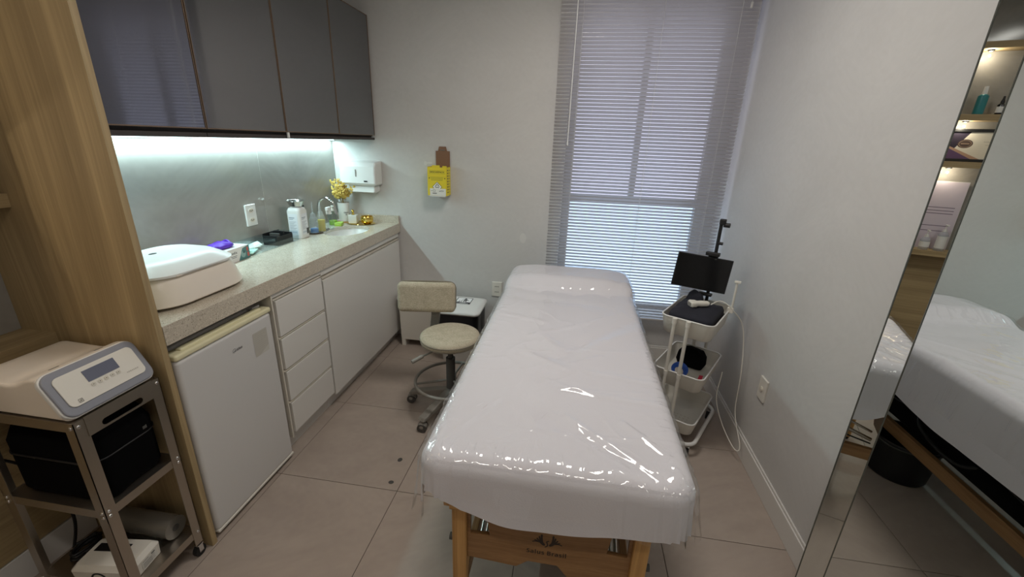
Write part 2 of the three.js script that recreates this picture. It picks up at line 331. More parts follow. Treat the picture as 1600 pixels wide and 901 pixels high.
// ------------------------------------------------------------------ upper cabinets
{
  const y0 = 1.575, y1 = 2.325, XD = -1.465;
  const unit = (z0, z1, doors, label) => {
    const t = thing('wall_cabinet', label, 'cabinet', [0, 0, 0], 0, 'dark glass wall cabinets above the counter');
    part(t, 'carcass', [span(XL, XD - 0.022, y0 - 0.005, y1, z0, z1)], M.cabBody);
    part(t, 'finger_rail', [span(XL, XD - 0.03, y0 - 0.03, y0 - 0.005, z0 + 0.0005, z1 - 0.0005), span(XD - 0.03, XD - 0.004, y0 - 0.03, y0 - 0.014, z0 + 0.0005, z1 - 0.0005, 0.002)], M.cabBody);
    for (const [a, b] of doors) {
      const d = part(t, 'door', span(XD - 0.02, XD - 0.001, y0 + 0.003, y1 - 0.003, a + 0.0035, b - 0.0035), M.darkGlass, 'smoked mirror glass door');
      part(d, 'edge_frame', [span(XD - 0.021, XD + 0.001, y0, y1, a + 0.001, a + 0.0045), span(XD - 0.021, XD + 0.001, y0, y1, b - 0.0045, b - 0.001), span(XD - 0.021, XD + 0.001, y0, y0 + 0.004, a + 0.0045, b - 0.0045), span(XD - 0.021, XD + 0.001, y1 - 0.004, y1, a + 0.0045, b - 0.0045)], M.bronze, 'bronze edge profile');
    }
    return t;
  };
  unit(-1.582, -1.092, [[-1.582, -1.092]], 'dark glass wall cabinet next to the oak side panel');
  unit(-2.068, -1.584, [[-2.068, -1.584]], 'single-door dark glass wall cabinet in the middle of the row');
  const c = unit(-3.05, -2.07, [[-2.57, -2.07], [-3.045, -2.57]], 'two-door dark glass wall cabinet in the far corner');
  part(c, 'clip', [box(0.01, 0.026, 0.012, XD + 0.004, y0 - 0.014, -2.072, 0.002)], M.white); 
  const led = thing('led_strip', 'cool white LED strip light under the wall cabinets', 'light', [-1.788, 1.543, -2.07]);
  part(led, 'channel', box(0.03, 0.006, 1.93, 0, -0.003, 0), M.steelBowl); part(led, 'diffuser', box(0.02, 0.005, 1.92, 0, -0.0075, 0), M.ledGlow);
  const l = new THREE.RectAreaLight(new THREE.Color(0.66, 0.96, 1.0), LED_LIGHT, 0.02, 1.92); l.position.set(0, -0.012, 0); l.rotation.x = -Math.PI / 2; l.name = 'led_light'; led.add(l);
}
// ------------------------------------------------------------------ countertop with sink, base cabinets
const SX = -1.545, SZ = -2.69, SA = 0.135, SB = 0.185;
{
  const t = thing('countertop', 'beige speckled granite countertop with upstand and sink cutout', 'countertop', [0, 0, 0]);
  const pts = [[XL, 1.092], [-1.32, 1.092], [-1.32, 3.068], [XL, 3.068]], hole = [];
  for (let i = 0; i < 40; i++) { const a = -2 * Math.PI * i / 40; hole.push([SX + SA * Math.cos(a), -SZ + SB * Math.sin(a)]); }
  const top = extrude(pts, 0.022, 0.0015, [hole]).rotateX(-Math.PI / 2).translate(0, YT - 0.022, 0);
  part(t, 'slab', muv(top, 'z'), M.granite);
  part(t, 'front_apron', muv(span(-1.342, -1.32, 0.878, YT - 0.0225, -3.068, -1.092, 0.0015), 'z'), M.granite);
  const up = thing('granite_upstand', 'low granite upstand strip on the far wall above the countertop', 'upstand', [(XL - 1.322) / 2, YT, -3.058]);
  part(up, 'strip', muv(box(-1.322 - XL, 0.055, 0.02, 0, 0.0277, 0, 0.0015), 'x'), M.granite);
  const s = thing('sink_basin', 'oval white ceramic undermount basin in the granite countertop', 'sink', [SX, YT - 0.15, SZ]);
  part(s, 'bowl', lathe([[0, 0], [0.05, 0.002], [0.1, 0.03], [0.128, 0.09], [0.137, 0.127], [0.15, 0.127], [0.15, 0.121], [0.134, 0.085], [0.105, 0.024], [0.05, -0.006], [0, -0.008]], 40).scale(1, 1, SB / SA), M.white);
  part(s, 'drain', cyl(0.022, 0.022, 0.003, 0, 0.005, 0), M.chrome);
}
{
  const XF = -1.327;
  // drawer cabinet
  const t = thing('drawer_cabinet', 'white base cabinet with four handleless drawers beside the fridge', 'cabinet', [0, 0, 0]);
  part(t, 'carcass', [span(XL, XF - 0.045, 0.1, 0.875, -2.004, -1.606), span(XF - 0.045, XF, 0.1, 0.875, -1.6135, -1.606, 0.001), span(XF - 0.045, XF - 0.02, 0.1, 0.845, -1.625, -1.6135)], M.whiteGap);
  part(t, 'top_rail', span(XF - 0.045, XF - 0.004, 0.855, 0.876, -2.004, -1.614, 0.002), M.whiteLam);
  part(t, 'plinth', span(XL, XF - 0.06, 0, 0.1, -2.004, -1.606), M.whiteLam);
  [[0.657, 0.835], [0.481, 0.64], [0.303, 0.463], [0.118, 0.286]].forEach(([a, b], i) => {
    const d = part(t, 'drawer', span(XF - 0.02, XF, a, b, -1.998, -1.632, 0.0015), M.whiteLam);
    part(d, 'finger_lip', extrude([[0, 0], [0.014, 0.012], [0.014, 0.017], [-0.02, 0.017], [-0.02, 0]].map(([x, y]) => [x, y]), 0.366 + 0.012).translate(XF - 0.016, b - 0.004 - (i ? 0.001 : 0), -1.998), M.whiteGap, 'slanted finger-pull lip');
  });
  const c = thing('sink_cabinet', 'white base cabinet with one wide door under the sink', 'cabinet', [0, 0, 0]);
  part(c, 'carcass', [span(XL, XF - 0.045, 0.1, 0.79, -3.05, -2.006), span(XL, XL + 0.018, 0.79, 0.875, -3.05, -2.006), span(XF - 0.045, XF - 0.024, 0.1, 0.845, -3.05, -2.006)], M.whiteGap);
  part(c, 'top_rail', span(XF - 0.043, XF - 0.004, 0.845, 0.876, -3.05, -2.006, 0.002), M.whiteLam);
  part(c, 'plinth', span(XL, XF - 0.06, 0, 0.1, -3.05, -2.006), M.whiteLam);
  const d = part(c, 'door', span(XF - 0.02, XF, 0.095, 0.815, -3.043, -2.012, 0.0015), M.whiteLam);
  part(d, 'finger_lip', extrude([[0, 0], [0.014, 0.014], [0.014, 0.02], [-0.02, 0.02], [-0.02, 0]], 1.03).translate(XF - 0.016, 0.812, -3.042), M.whiteGap, 'slanted finger-pull lip');
}
// ------------------------------------------------------------------ compact fridge
{
  const t = thing('compact_fridge', 'white compact fridge with cream top handle under the granite counter', 'fridge', [-1.55, 0, -1.347]);
  part(t, 'body', span(-0.25, 0.165, 0.025, 0.835, -0.232, 0.232, 0.012, 3), M.fridge);
  part(t, 'gasket', span(0.165, 0.177, 0.05, 0.82, -0.22, 0.22), M.darkGrey);
  const d = part(t, 'door', span(0.177, 0.228, 0.028, 0.808, -0.24, 0.24, 0.018, 4), M.fridge);
  part(t, 'door_handle', [span(0.172, 0.231, 0.806, 0.83, -0.241, 0.241, 0.009, 3), span(0.19, 0.215, 0.826, 0.838, -0.2, 0.2, 0.005, 3)], M.cream, 'yellowed cream handle strip along the door top');
  part(t, 'hinge', span(0.15, 0.19, 0.83, 0.842, -0.225, -0.18, 0.004), M.fridge);
  part(t, 'bottom_trim', span(0.18, 0.2285, 0.022, 0.034, -0.239, 0.239, 0.004), M.offWhite);
  const logo = print(256, 96, (x, w, h) => { x.fillStyle = '#3c3c40'; x.font = 'italic bold 62px sans-serif'; x.textAlign = 'center'; x.textBaseline = 'middle'; x.fillText('idea', w / 2 + 34, h / 2); x.lineWidth = 6; x.strokeStyle = '#3c3c40'; x.beginPath(); x.arc(56, h / 2 - 2, 34, Math.PI * 0.55, Math.PI * 2.0); x.stroke(); x.font = 'italic bold 46px sans-serif'; x.fillText('m', 66, h / 2 + 6); }, { alpha: true });
  part(t, 'brand_mark', plane(0.062, 0.023).rotateY(Math.PI / 2).translate(0.2287, 0.726, -0.024), logo, 'small dark script lettering');
  const st = print(128, 160, (x, w, h) => { x.fillStyle = '#bdb9b0'; x.fillRect(0, 0, w, h); x.fillStyle = '#c9c6be'; x.beginPath(); x.moveTo(40, h); x.lineTo(w, h - 40); x.lineTo(w, h); x.fill(); x.strokeStyle = '#a7a299'; for (let i = 0; i < 9; i++) { x.beginPath(); x.moveTo(6, 14 + i * 13); x.lineTo(w - 8 - (i % 3) * 16, 12 + i * 13); x.stroke(); } });
  part(t, 'torn_sticker', plane(0.085, 0.11).rotateY(Math.PI / 2).translate(0.2287, 0.695, -0.153), st, 'grey torn sticker');
  for (const [x, z] of [[-0.2, -0.2], [-0.2, 0.2], [0.14, -0.2], [0.14, 0.2]]) part(t, 'foot', cyl(0.015, 0.012, 0.026, x, 0.013, z), M.rubber);
}

// ------------------------------------------------------------------ treatment bed, sheet, plastic film
const BZ = -1.862, BHX = 0.376, BHZ = 0.965, BTOP = 0.735;
const bedRise = (x, z) => { // raised headrest at the head end; z local, head at -BHZ
  const a = step(-0.49, -0.60, z), e = 1 - 0.55 * step(-0.80, -0.97, z);
  return 0.06 * a * e * (1 - 0.35 * step(0.2, 0.37, Math.abs(x)));
};
{
  const t = thing('massage_table', 'folding wooden massage table with printed plywood end board', 'treatment bed', [0, 0, BZ]);
  const rows = closed([{ hx: BHX - 0.015, hz: BHZ - 0.015, rc: 0.06, y: 0.645 }, { hx: BHX - 0.003, hz: BHZ - 0.003, rc: 0.07, y: 0.655 }, { hx: BHX - 0.003, hz: BHZ - 0.003, rc: 0.07, y: BTOP - 0.03 }, { hx: BHX - 0.01, hz: BHZ - 0.01, rc: 0.065, y: BTOP - 0.012 }, { hx: BHX - 0.03, hz: BHZ - 0.03, rc: 0.05, y: BTOP - 0.004 }]);
  const m = part(t, 'mattress', loft(rows, { crease: 0.9 }), M.pu, 'grey green upholstered padding');
  const pr = ring(BHX - 0.007, BHZ - 0.007, 0.066, 6, [4, 4]).map(([x, z]) => [x, 0.648, z]);
  part(m, 'edge_piping', tube(pr, 0.007, 160, 6, true, 0.2), M.olive, 'olive green edge piping');
  part(t, 'headrest', loft(closed([{ hx: 0.3, hz: 0.15, rc: 0.06, y: BTOP - 0.002, cz: -0.75 }, { hx: 0.31, hz: 0.16, rc: 0.07, y: BTOP + 0.02, cz: -0.75 }, { hx: 0.28, hz: 0.12, rc: 0.06, y: BTOP + 0.03, cz: -0.75 }])), M.pu);
  for (const s of [-1, 1]) {
    part(t, 'side_frame', muv(span(s > 0 ? 0.29 : -0.31, s > 0 ? 0.31 : -0.29, 0.555, 0.644, -0.94, 0.94, 0.003), 'z'), M.pine);
    part(t, 'lower_rail', muv(span(s > 0 ? 0.245 : -0.27, s > 0 ? 0.27 : -0.245, 0.215, 0.275, -0.9, 0.9, 0.003), 'z'), M.ply);
    for (const e of [-1, 1]) {
      const z = e * 0.905;
      part(t, 'leg', muv(span(s > 0 ? 0.245 : -0.29, s > 0 ? 0.29 : -0.245, 0.015, 0.56, z - 0.022, z + 0.022, 0.006), 'y'), M.pine);
      part(t, 'leg_foot', cyl(0.02, 0.022, 0.016, s * 0.2675, 0.008, z), M.rubber);
      part(t, 'knob', cylX(0.011, 0.012, s * 0.296, 0.4, z, 14), M.darkGrey);
    }
    for (const k of [-1, 1]) part(t, 'support_tube', [bar([s * 0.22, 0.54, k * 0.06], [s * 0.22, 0.3, k * 0.86], 0.009), bar([s * 0.2, 0.56, k * 0.2], [s * 0.2, 0.33, k * 0.86], 0.006)], M.steelBowl, 'thin aluminium brace tube');
    part(t, 'tension_cable', [bar([s * 0.23, 0.285, -0.86], [s * 0.23, 0.42, 0], 0.004, 6), bar([s * 0.23, 0.42, 0], [s * 0.23, 0.285, 0.86], 0.004, 6)], M.black);
  }
  for (const e of [-1, 1]) {
    part(t, 'end_frame', muv(span(-0.29, 0.29, 0.555, 0.644, e * 0.94 - 0.01, e * 0.94 + 0.01, 0.003), 'x'), M.pine);
    const cut = (s) => [[s * 0.235, 0.43], [s * 0.175, 0.435], [s * 0.185, 0.505], [s * 0.235, 0.505]];
    const pts = [[-0.245, 0.53], [-0.245, 0.335], [-0.09, 0.325], [-0.055, 0.355], [0.035, 0.355], [0.075, 0.305], [0.245, 0.3], [0.245, 0.53]];
    part(t, 'end_board', muv(extrude(pts, 0.012, 0.001, [cut(-1), cut(1).reverse()]).translate(0, 0, e * 0.905 - 0.006), 'x'), M.ply, 'plywood board with angled cutouts');
  }
  const logo = print(512, 320, (x, w, h) => {
    x.fillStyle = '#2e2018'; x.strokeStyle = '#2e2018';
    x.lineCap = 'round'; for (const s of [-1, 1]) { x.save(); x.translate(w / 2, 150); x.scale(s, 1); for (let i = 0; i < 5; i++) { x.lineWidth = 17 - i * 1.5; x.beginPath(); x.moveTo(30 + i * 3, 18 - i * 4); x.quadraticCurveTo(52 + i * 12, -14 - i * 2, 52 + i * 19, -92 + i * 22); x.stroke(); } x.beginPath(); x.ellipse(42, 4, 30, 15, -0.7, 0, 7); x.fill(); x.restore(); }
    x.lineWidth = 11; x.beginPath(); x.moveTo(w / 2 + 12, 118); x.bezierCurveTo(w / 2 - 32, 130, w / 2 + 36, 160, w / 2 - 14, 190); x.stroke();
    x.font = 'bold 66px sans-serif'; x.textAlign = 'center'; x.textBaseline = 'middle'; x.fillText('Salus Brasil', w / 2, 262, 440);
  }, { alpha: true });
  part(t, 'printed_logo', plane(0.172, 0.108).translate(0, 0.435, 0.9125), logo, 'dark print of two wing hands over lettering');
}
// draped cover following the padded top; hem(x, z) gives the height of its lower edge
function drape({ off, hem, top, side, rows = 16 }) {
  const R0 = [], hx = BHX + off, hz = BHZ + off, re = 0.045;
  const N = 60; for (let k = 0; k <= N; k++) { const i = (hx - re) * (1 - k / N); R0.push({ inset: i + re, y: BTOP + off, k: 0 }); }
  for (let k = 1; k <= 9; k++) { const a = R(90 * k / 9); R0.push({ inset: re * (1 - Math.sin(a)), y: BTOP + off - re * (1 - Math.cos(a)), k: k / 9 * 0.001 }); }
  for (let k = 1; k <= rows; k++) R0.push({ inset: 0, y: 0, k: k / rows });
  const defs = R0.map((r) => ({ hx: hx - r.inset, hz: hz - r.inset, rc: Math.max(0.02, 0.074 - r.inset * 0.6), y: r.y, k: r.k }));
  return loft(defs, { nc: 16, ns: [170, 330], fn: (p, j, i, n, r) => {
    const yEdge = BTOP + off - re;
    if (r.k < 0.002) {
      const w = r.k ? 1 - r.k * 900 : 1;
      p[1] += bedRise(p[0], p[2]) + top(p[0], p[2]) * Math.max(0.45, w);
    } else {
      const h = hem(p[0], p[2], n), rise = bedRise(p[0], p[2]);
      p[1] = (yEdge + rise) + (h - yEdge - rise) * r.k;
    }
    const o = r.k >= 0.002 ? side(p[0], p[2], n, r.k) : side(p[0], p[2], n, 0) * (r.k * 1000);
    p[0] += n[0] * o; p[2] += n[1] * o;
  } });
}
const crease = (x, z, ax, az, bx, bz, w, h) => { const dx = bx - ax, dz = bz - az, L = dx * dx + dz * dz; let t = ((x - ax) * dx + (z - az) * dz) / L; const tc = Math.min(1, Math.max(0, t)); const d = Math.hypot(x - ax - dx * tc, z - az - dz * tc); return h * Math.exp(-(d * d) / (w * w)) * (t > 0 && t < 1 ? 1 : 0.8); };
const hemSheet = (x, z, n) => { // foot end is z = +BHZ
  let y = 0.545 + 0.012 * noise(x * 5 + z * 3, 3.1);
  if (n[1] > 0.5) y = 0.566 - 0.02 * Math.cos(x * 9) + 0.01 * noise(x * 7, 9) + (x < -0.25 ? (-0.25 - x) * 0.45 : 0);
  else if (n[0] > 0.5) y = 0.475 + 0.075 * step(0.1, -0.7, z) + 0.1 * step(0.72, 0.93, z);
  else if (n[0] < -0.5) y = 0.5 + 0.03 * noise(z * 4, 2) + 0.06 * step(0.8, 0.93, z);
  return y;
};
const sheetFolds = [[0.38, -0.2, 0.06, 0.2, 0.035, -0.006], [0.06, 0.2, -0.02, 0.34, 0.03, -0.005], [0.34, -0.02, 0.1, 0.24, 0.03, 0.004], [-0.18, 0.3, 0.02, 0.42, 0.025, 0.005], [-0.12, 0.1, 0.0, 0.28, 0.03, 0.004], [0.1, 0.42, 0.36, 0.46, 0.012, 0.004], [-0.3, -0.35, 0.2, -0.3, 0.04, -0.004], [0.02, 0.55, 0.36, 0.6, 0.012, 0.004], [-0.05, 0.72, 0.28, 0.93, 0.03, -0.006], [-0.36, -0.1, -0.1, -0.02, 0.02, 0.003]];
const sheetTop = (x, z) => sheetFolds.reduce((h, c) => h + crease(x, z, ...c), 0.006) + 0.0045 * fbm(x * 4 + z * 2.5, z * 2.5 - x * 2, 1, 3) + 0.0009 * fbm(x * 26, z * 14, 4, 2);
{
  const t = thing('bed_sheet', 'pale grey nonwoven sheet draped over the massage table under the plastic', 'sheet', [0, 0, BZ]);
  const g = drape({ off: 0.004, hem: hemSheet, rows: 14, top: sheetTop, side: (x, z, n, k) => 0.003 + 0.011 * k * (0.6 + noise((x * n[1] - z * n[0]) * 8, 2.2, n[0] + 2 * n[1])) });
  part(t, 'cloth', muv(g, 'z', 1), M.sheet);
}
{
  const t = thing('plastic_cover', 'clear glossy plastic film stretched over the sheet on the bed', 'plastic film', [0, 0, BZ]);
  const Z = (z) => z - BZ;
  const C = [[0.028, Z(-1.144), 0.27, Z(-0.942), 0.012, 0.006], [-0.174, Z(-1.062), 0.03, Z(-1.06), 0.007, 0.003], [0.03, Z(-1.06), 0.245, Z(-1.07), 0.006, 0.003], [0.038, Z(-1.486), 0.158, Z(-1.575), 0.009, 0.004], [0.0, Z(-1.3), 0.3, Z(-1.33), 0.006, 0.003], [0.02, Z(-1.6), 0.3, Z(-1.64), 0.006, 0.003],
    [-0.15, Z(-1.72), 0.1, Z(-1.9), 0.014, 0.004], [0.1, Z(-1.9), 0.3, Z(-2.1), 0.012, 0.004], [-0.191, Z(-0.958), -0.079, Z(-0.869), 0.007, 0.004], [0.06, Z(-1.05), 0.2, Z(-0.95), 0.008, 0.003], [0.18, Z(-2.2), 0.35, Z(-2.0), 0.01, 0.004], [-0.2, Z(-1.2), -0.34, Z(-0.93), 0.01, 0.003], [-0.05, Z(-1.35), 0.12, Z(-1.28), 0.009, 0.004], [0.2, Z(-1.15), 0.33, Z(-1.0), 0.012, 0.005], [-0.3, Z(-2.36), 0.3, Z(-2.4), 0.01, 0.005]];
  const ridge = (v) => { const a = Math.max(0, 1 - Math.abs(v)); return a * a * a * a * a; };
  const top = (x, z) => {
    let h = sheetTop(x, z) + 0.002 + 0.001 * fbm(x * 6, z * 5, 21, 3);
    const wx = x + 0.05 * noise(x * 3, z * 3, 5), wz = z + 0.05 * noise(x * 3, z * 3, 8), act = 0.35 + 0.65 * step(-0.2, 0.5, noise(x * 2.2, z * 1.6, 3) + 0.5 * step(0.3, 0.9, z) + 0.3 * step(0, 0.3, x));
    h += 0.0038 * act * ridge(noise(wx * 4 + wz * 2.5, wz * 2.2 - wx * 2, 12) * 2.2) + 0.0024 * act * ridge(noise(wx * 9 - wz * 4, wz * 7 + wx * 3, 15) * 1.8) + 0.0007 * act * ridge(noise(wx * 30, wz * 24, 18) * 1.2);
    for (const c of C) h += crease(x, z, ...c);
    const e = step(0.84, 0.93, z) * (1 + 1.2 * step(0.22, 0.34, x)) + step(0.27, 0.35, Math.abs(x)) * 0.9 + 0.8 * step(-0.48, -0.53, z) * step(-0.68, -0.6, z);          // gathered near the edges
    h += 0.0042 * e * ridge(noise((x + 0.012 * noise(x * 30, z * 30, 2)) * (z > 0.8 || z < -0.45 ? 40 : 10), z * (z > 0.8 || z < -0.45 ? 9 : 44), 31));
    h += 0.0016 * step(0.84, 0.92, z) * noise(x * 46, z * 44, 40);
    return h;
  };
  const hem = (x, z, n) => {
    if (n[1] > 0.5) return 0.625 + 0.012 * noise(x * 9, 4) - 0.09 * step(-0.24, -0.36, x) - 0.03 * step(0.2, 0.34, x);
    if (n[0] < -0.5 && z > 0.4) return 0.54 + 0.02 * noise(z * 9, 3);
    return 0.56 + 0.02 * noise(z * 5, 3 + n[0] * 3);
  };
  const g = drape({ off: 0.0085, hem, rows: 12, top, side: (x, z, n, k) => 0.006 + 0.02 * k * (0.7 + noise((x * n[1] - z * n[0]) * 9, 6.2, n[0] + 2 * n[1])) + 0.004 * ridge(noise((x * n[1] - z * n[0]) * 34, 7.7, n[0])) + 0.0035 * noise((x * n[1] - z * n[0]) * 46, 3.3, n[0]) });
  part(t, 'film', g, M.film);
}
{
  const t = thing('carry_bag', 'long black carry bag lying on the lower rails under the massage table', 'bag', [0, 0.276, -1.86]);
  part(t, 'body', loft(closed([{ hx: 0.22, hz: 0.45, rc: 0.05, y: 0 }, { hx: 0.235, hz: 0.47, rc: 0.06, y: 0.03 }, { hx: 0.225, hz: 0.46, rc: 0.06, y: 0.09 }, { hx: 0.16, hz: 0.4, rc: 0.06, y: 0.12 }]), { nc: 6, ns: [8, 14], fn: (p) => { p[1] += p[1] > 0.02 ? 0.012 * noise(p[0] * 9, p[2] * 9, 4) : 0; } }), M.blackFabric);
  part(t, 'strap', tube([[0.2, 0.1, -0.2], [0.245, 0.06, -0.1], [0.25, 0.04, 0.1], [0.2, 0.1, 0.2]], 0.009, 30, 6), M.black);
}
// ------------------------------------------------------------------ black bucket under the bed
{
  const t = thing('bucket', 'round black bucket standing on the floor under the massage table', 'bucket', [0.19, 0, -2.08]);
  part(t, 'body', lathe([[0, 0], [0.12, 0], [0.125, 0.01], [0.14, 0.2], [0.147, 0.205], [0.147, 0.215], [0.135, 0.212], [0.118, 0.012], [0, 0.008]], 36), M.black);
  part(t, 'handle', tube([[-0.143, 0.2, 0], [-0.12, 0.2, 0.09], [0, 0.2, 0.147], [0.12, 0.2, 0.09], [0.143, 0.2, 0]], 0.004, 24, 6), M.darkGrey);
}
// ------------------------------------------------------------------ stool
{
  const t = thing('rolling_stool', 'beige fabric rolling stool with small backrest and foot ring', 'stool', [-0.655, 0, -2.15]);
  const seat = part(t, 'seat', muv(lathe([[0, 0.455], [0.13, 0.452], [0.168, 0.462], [0.174, 0.48], [0.17, 0.498], [0.15, 0.508], [0.08, 0.512], [0, 0.512]], 44), 'z'), M.fabric);
  part(seat, 'piping', [new THREE.TorusGeometry(0.172, 0.004, 8, 48).rotateX(Math.PI / 2).translate(0, 0.487, 0), new THREE.TorusGeometry(0.167, 0.004, 8, 48).rotateX(Math.PI / 2).translate(0, 0.464, 0)], M.piping);
  part(t, 'seat_plate', [box(0.2, 0.012, 0.16, 0, 0.446, 0, 0.003), box(0.09, 0.05, 0.09, 0, 0.42, 0, 0.01)], M.darkGrey);
  part(t, 'lever', [bar([-0.04, 0.432, 0.05], [-0.12, 0.415, 0.135], 0.005), bar([-0.12, 0.415, 0.135], [-0.165, 0.4, 0.185], 0.011)], M.greyPlastic);
  part(t, 'column', [cyl(0.027, 0.027, 0.2, 0, 0.25, 0), cyl(0.016, 0.016, 0.12, 0, 0.38, 0)], M.darkGrey);
  part(t, 'foot_ring', [new THREE.TorusGeometry(0.21, 0.0095, 12, 56).rotateX(Math.PI / 2).translate(0, 0.2, 0), ...[0.6, 2.7, 4.8].map((a) => bar([0.03 * Math.cos(a), 0.2, 0.03 * Math.sin(a)], [0.205 * Math.cos(a), 0.2, 0.205 * Math.sin(a)], 0.007))], M.greyPlastic);
  part(t, 'hub', cyl(0.045, 0.035, 0.07, 0, 0.11, 0), M.greyPlastic);
  for (let i = 0; i < 5; i++) {
    const a = R(112 + 72 * i), c = Math.cos(a), s = Math.sin(a), L = 0.26;
    const l = part(t, 'base_leg', extrude([[0.03, 0.085], [0.03, 0.14], [0.1, 0.125], [L, 0.085], [L + 0.012, 0.07], [L - 0.01, 0.062], [0.1, 0.085]], 0.036, 0.006).translate(0, 0, -0.018).rotateY(-a), M.greyPlastic);
    const k = part(t, 'caster', [cylZ(0.026, 0.017, L * c, 0.026, 0, 18).translate(0, 0, L * s - 0.014), cylZ(0.026, 0.017, L * c, 0.026, 0, 18).translate(0, 0, L * s + 0.014)], M.darkGrey);
    part(k, 'hood', [ball(0.028, L * c, 0.034, L * s, 1, 0.9, 0.9, 10), cyl(0.008, 0.008, 0.03, L * c, 0.065, L * s, 10)], M.greyPlastic);
  }
  // backrest on ribbed strut
  const back = (d, h, th, y) => { const g = box(d, h, th, 0, 0, 0, 0.035, 4), p = g.attributes.position; for (let i = 0; i < p.count; i++) p.setZ(i, p.getZ(i) + 0.5 * p.getX(i) ** 2); g.computeVertexNormals(); return g; };
  const g = back(0.345, 0.185, 0.06).rotateX(R(-6)).rotateY(R(10)).translate(-0.185, 0.665, -0.145);
  const b = part(t, 'backrest', muv(g, 'y'), M.fabric);
  const pipe = ring(0.171, 0.091, 0.036, 6, [6, 4]).map(([x, y]) => { const v = V(x, y, -0.022 + 0.5 * x * x).applyAxisAngle(V(1, 0, 0), R(-6)).applyAxisAngle(V(0, 1, 0), R(10)); return [v.x - 0.185, v.y + 0.665, v.z - 0.145]; });
  part(b, 'piping', tube(pipe, 0.005, 120, 6, true, 0.3), M.piping);
  const ribs = []; for (let i = 0; i < 18; i++) ribs.push(box(0.052, 0.006, 0.026, -0.155 + i * 0.001, 0.445 + i * 0.0085, -0.175 - i * 0.0002, 0.002, 1));
  part(t, 'ribbed_strut', [box(0.042, 0.22, 0.014, -0.15, 0.53, -0.175, 0.004), bar([-0.148, 0.425, -0.175], [0, 0.43, 0], 0.012), ...ribs], M.greyPlastic);
}
// ------------------------------------------------------------------ bins
{
  const t = thing('pedal_bin', 'small white plastic bin on feet behind the stool backrest', 'bin', [-1.127, 0, -2.965]);
  const sh = [[-0.15, 0.0], [-0.12, 0.0], [-0.118, 0.055], [0.118, 0.055], [0.12, 0.0], [0.15, 0.0], [0.16, 0.385], [-0.16, 0.385]];
  part(t, 'body', extrude(sh, 0.16, 0.006).translate(0, 0.0, -0.08), M.offWhite);
  part(t, 'lid', box(0.345, 0.03, 0.185, 0, 0.402, 0, 0.012, 3), M.white);
  const b = thing('waste_bin', 'white lidded waste bin with black liner and pictogram label', 'bin', [-0.775, 0, -2.83]);
  part(b, 'body', loft(closed([{ hx: 0.12, hz: 0.11, rc: 0.03, y: 0 }, { hx: 0.14, hz: 0.135, rc: 0.03, y: 0.38 }])), M.white);
  part(b, 'liner', loft([{ hx: 0.148, hz: 0.142, rc: 0.04, y: 0.14 }, { hx: 0.158, hz: 0.152, rc: 0.04, y: 0.2 }, { hx: 0.154, hz: 0.147, rc: 0.04, y: 0.3 }, { hx: 0.156, hz: 0.149, rc: 0.04, y: 0.395 }, { hx: 0.14, hz: 0.135, rc: 0.035, y: 0.398 }], { nc: 6, ns: [14, 14], fn: (p, j, i, n) => { const o = 0.012 * noise(p[0] * 22, p[1] * 12, p[2] * 22) * (j < 3 ? 1 : 0.3); p[0] += n[0] * o; p[2] += n[1] * o; if (j === 0) p[1] += 0.02 * noise(i * 0.5, 1); } }), M.bag, 'black plastic bag folded over the rim');
  part(b, 'lid', loft(closed([{ hx: 0.168, hz: 0.16, rc: 0.045, y: 0.392 }, { hx: 0.172, hz: 0.164, rc: 0.048, y: 0.402 }, { hx: 0.17, hz: 0.162, rc: 0.047, y: 0.416 }, { hx: 0.145, hz: 0.137, rc: 0.04, y: 0.421 }, { hx: 0.138, hz: 0.13, rc: 0.036, y: 0.427 }])), M.white);
  const lb = print(128, 128, (x) => {
    x.fillStyle = '#fff'; x.fillRect(0, 0, 128, 128); x.fillStyle = '#26262c'; x.fillRect(0, 0, 128, 6); x.fillRect(0, 0, 6, 128); x.fillRect(122, 0, 6, 128); x.fillRect(0, 88, 128, 40);
    x.beginPath(); x.arc(72, 20, 9, 0, 7); x.fill(); x.fillRect(62, 30, 24, 26); x.fillRect(62, 52, 9, 32); x.fillRect(77, 52, 9, 32); x.lineWidth = 7; x.strokeStyle = '#26262c'; x.beginPath(); x.moveTo(64, 34); x.lineTo(44, 50); x.moveTo(84, 34); x.lineTo(98, 52); x.stroke(); x.lineWidth = 3; x.strokeRect(28, 58, 20, 26);
    x.fillStyle = '#fff'; x.font = 'bold 22px sans-serif'; x.textAlign = 'center'; x.fillText('LIXO', 64, 108); x.fillRect(16, 114, 96, 5);
  });
  part(b, 'label', plane(0.118, 0.125).rotateX(-Math.PI / 2).translate(0.01, 0.4278, -0.045), lb, 'black and white litter pictogram');
}
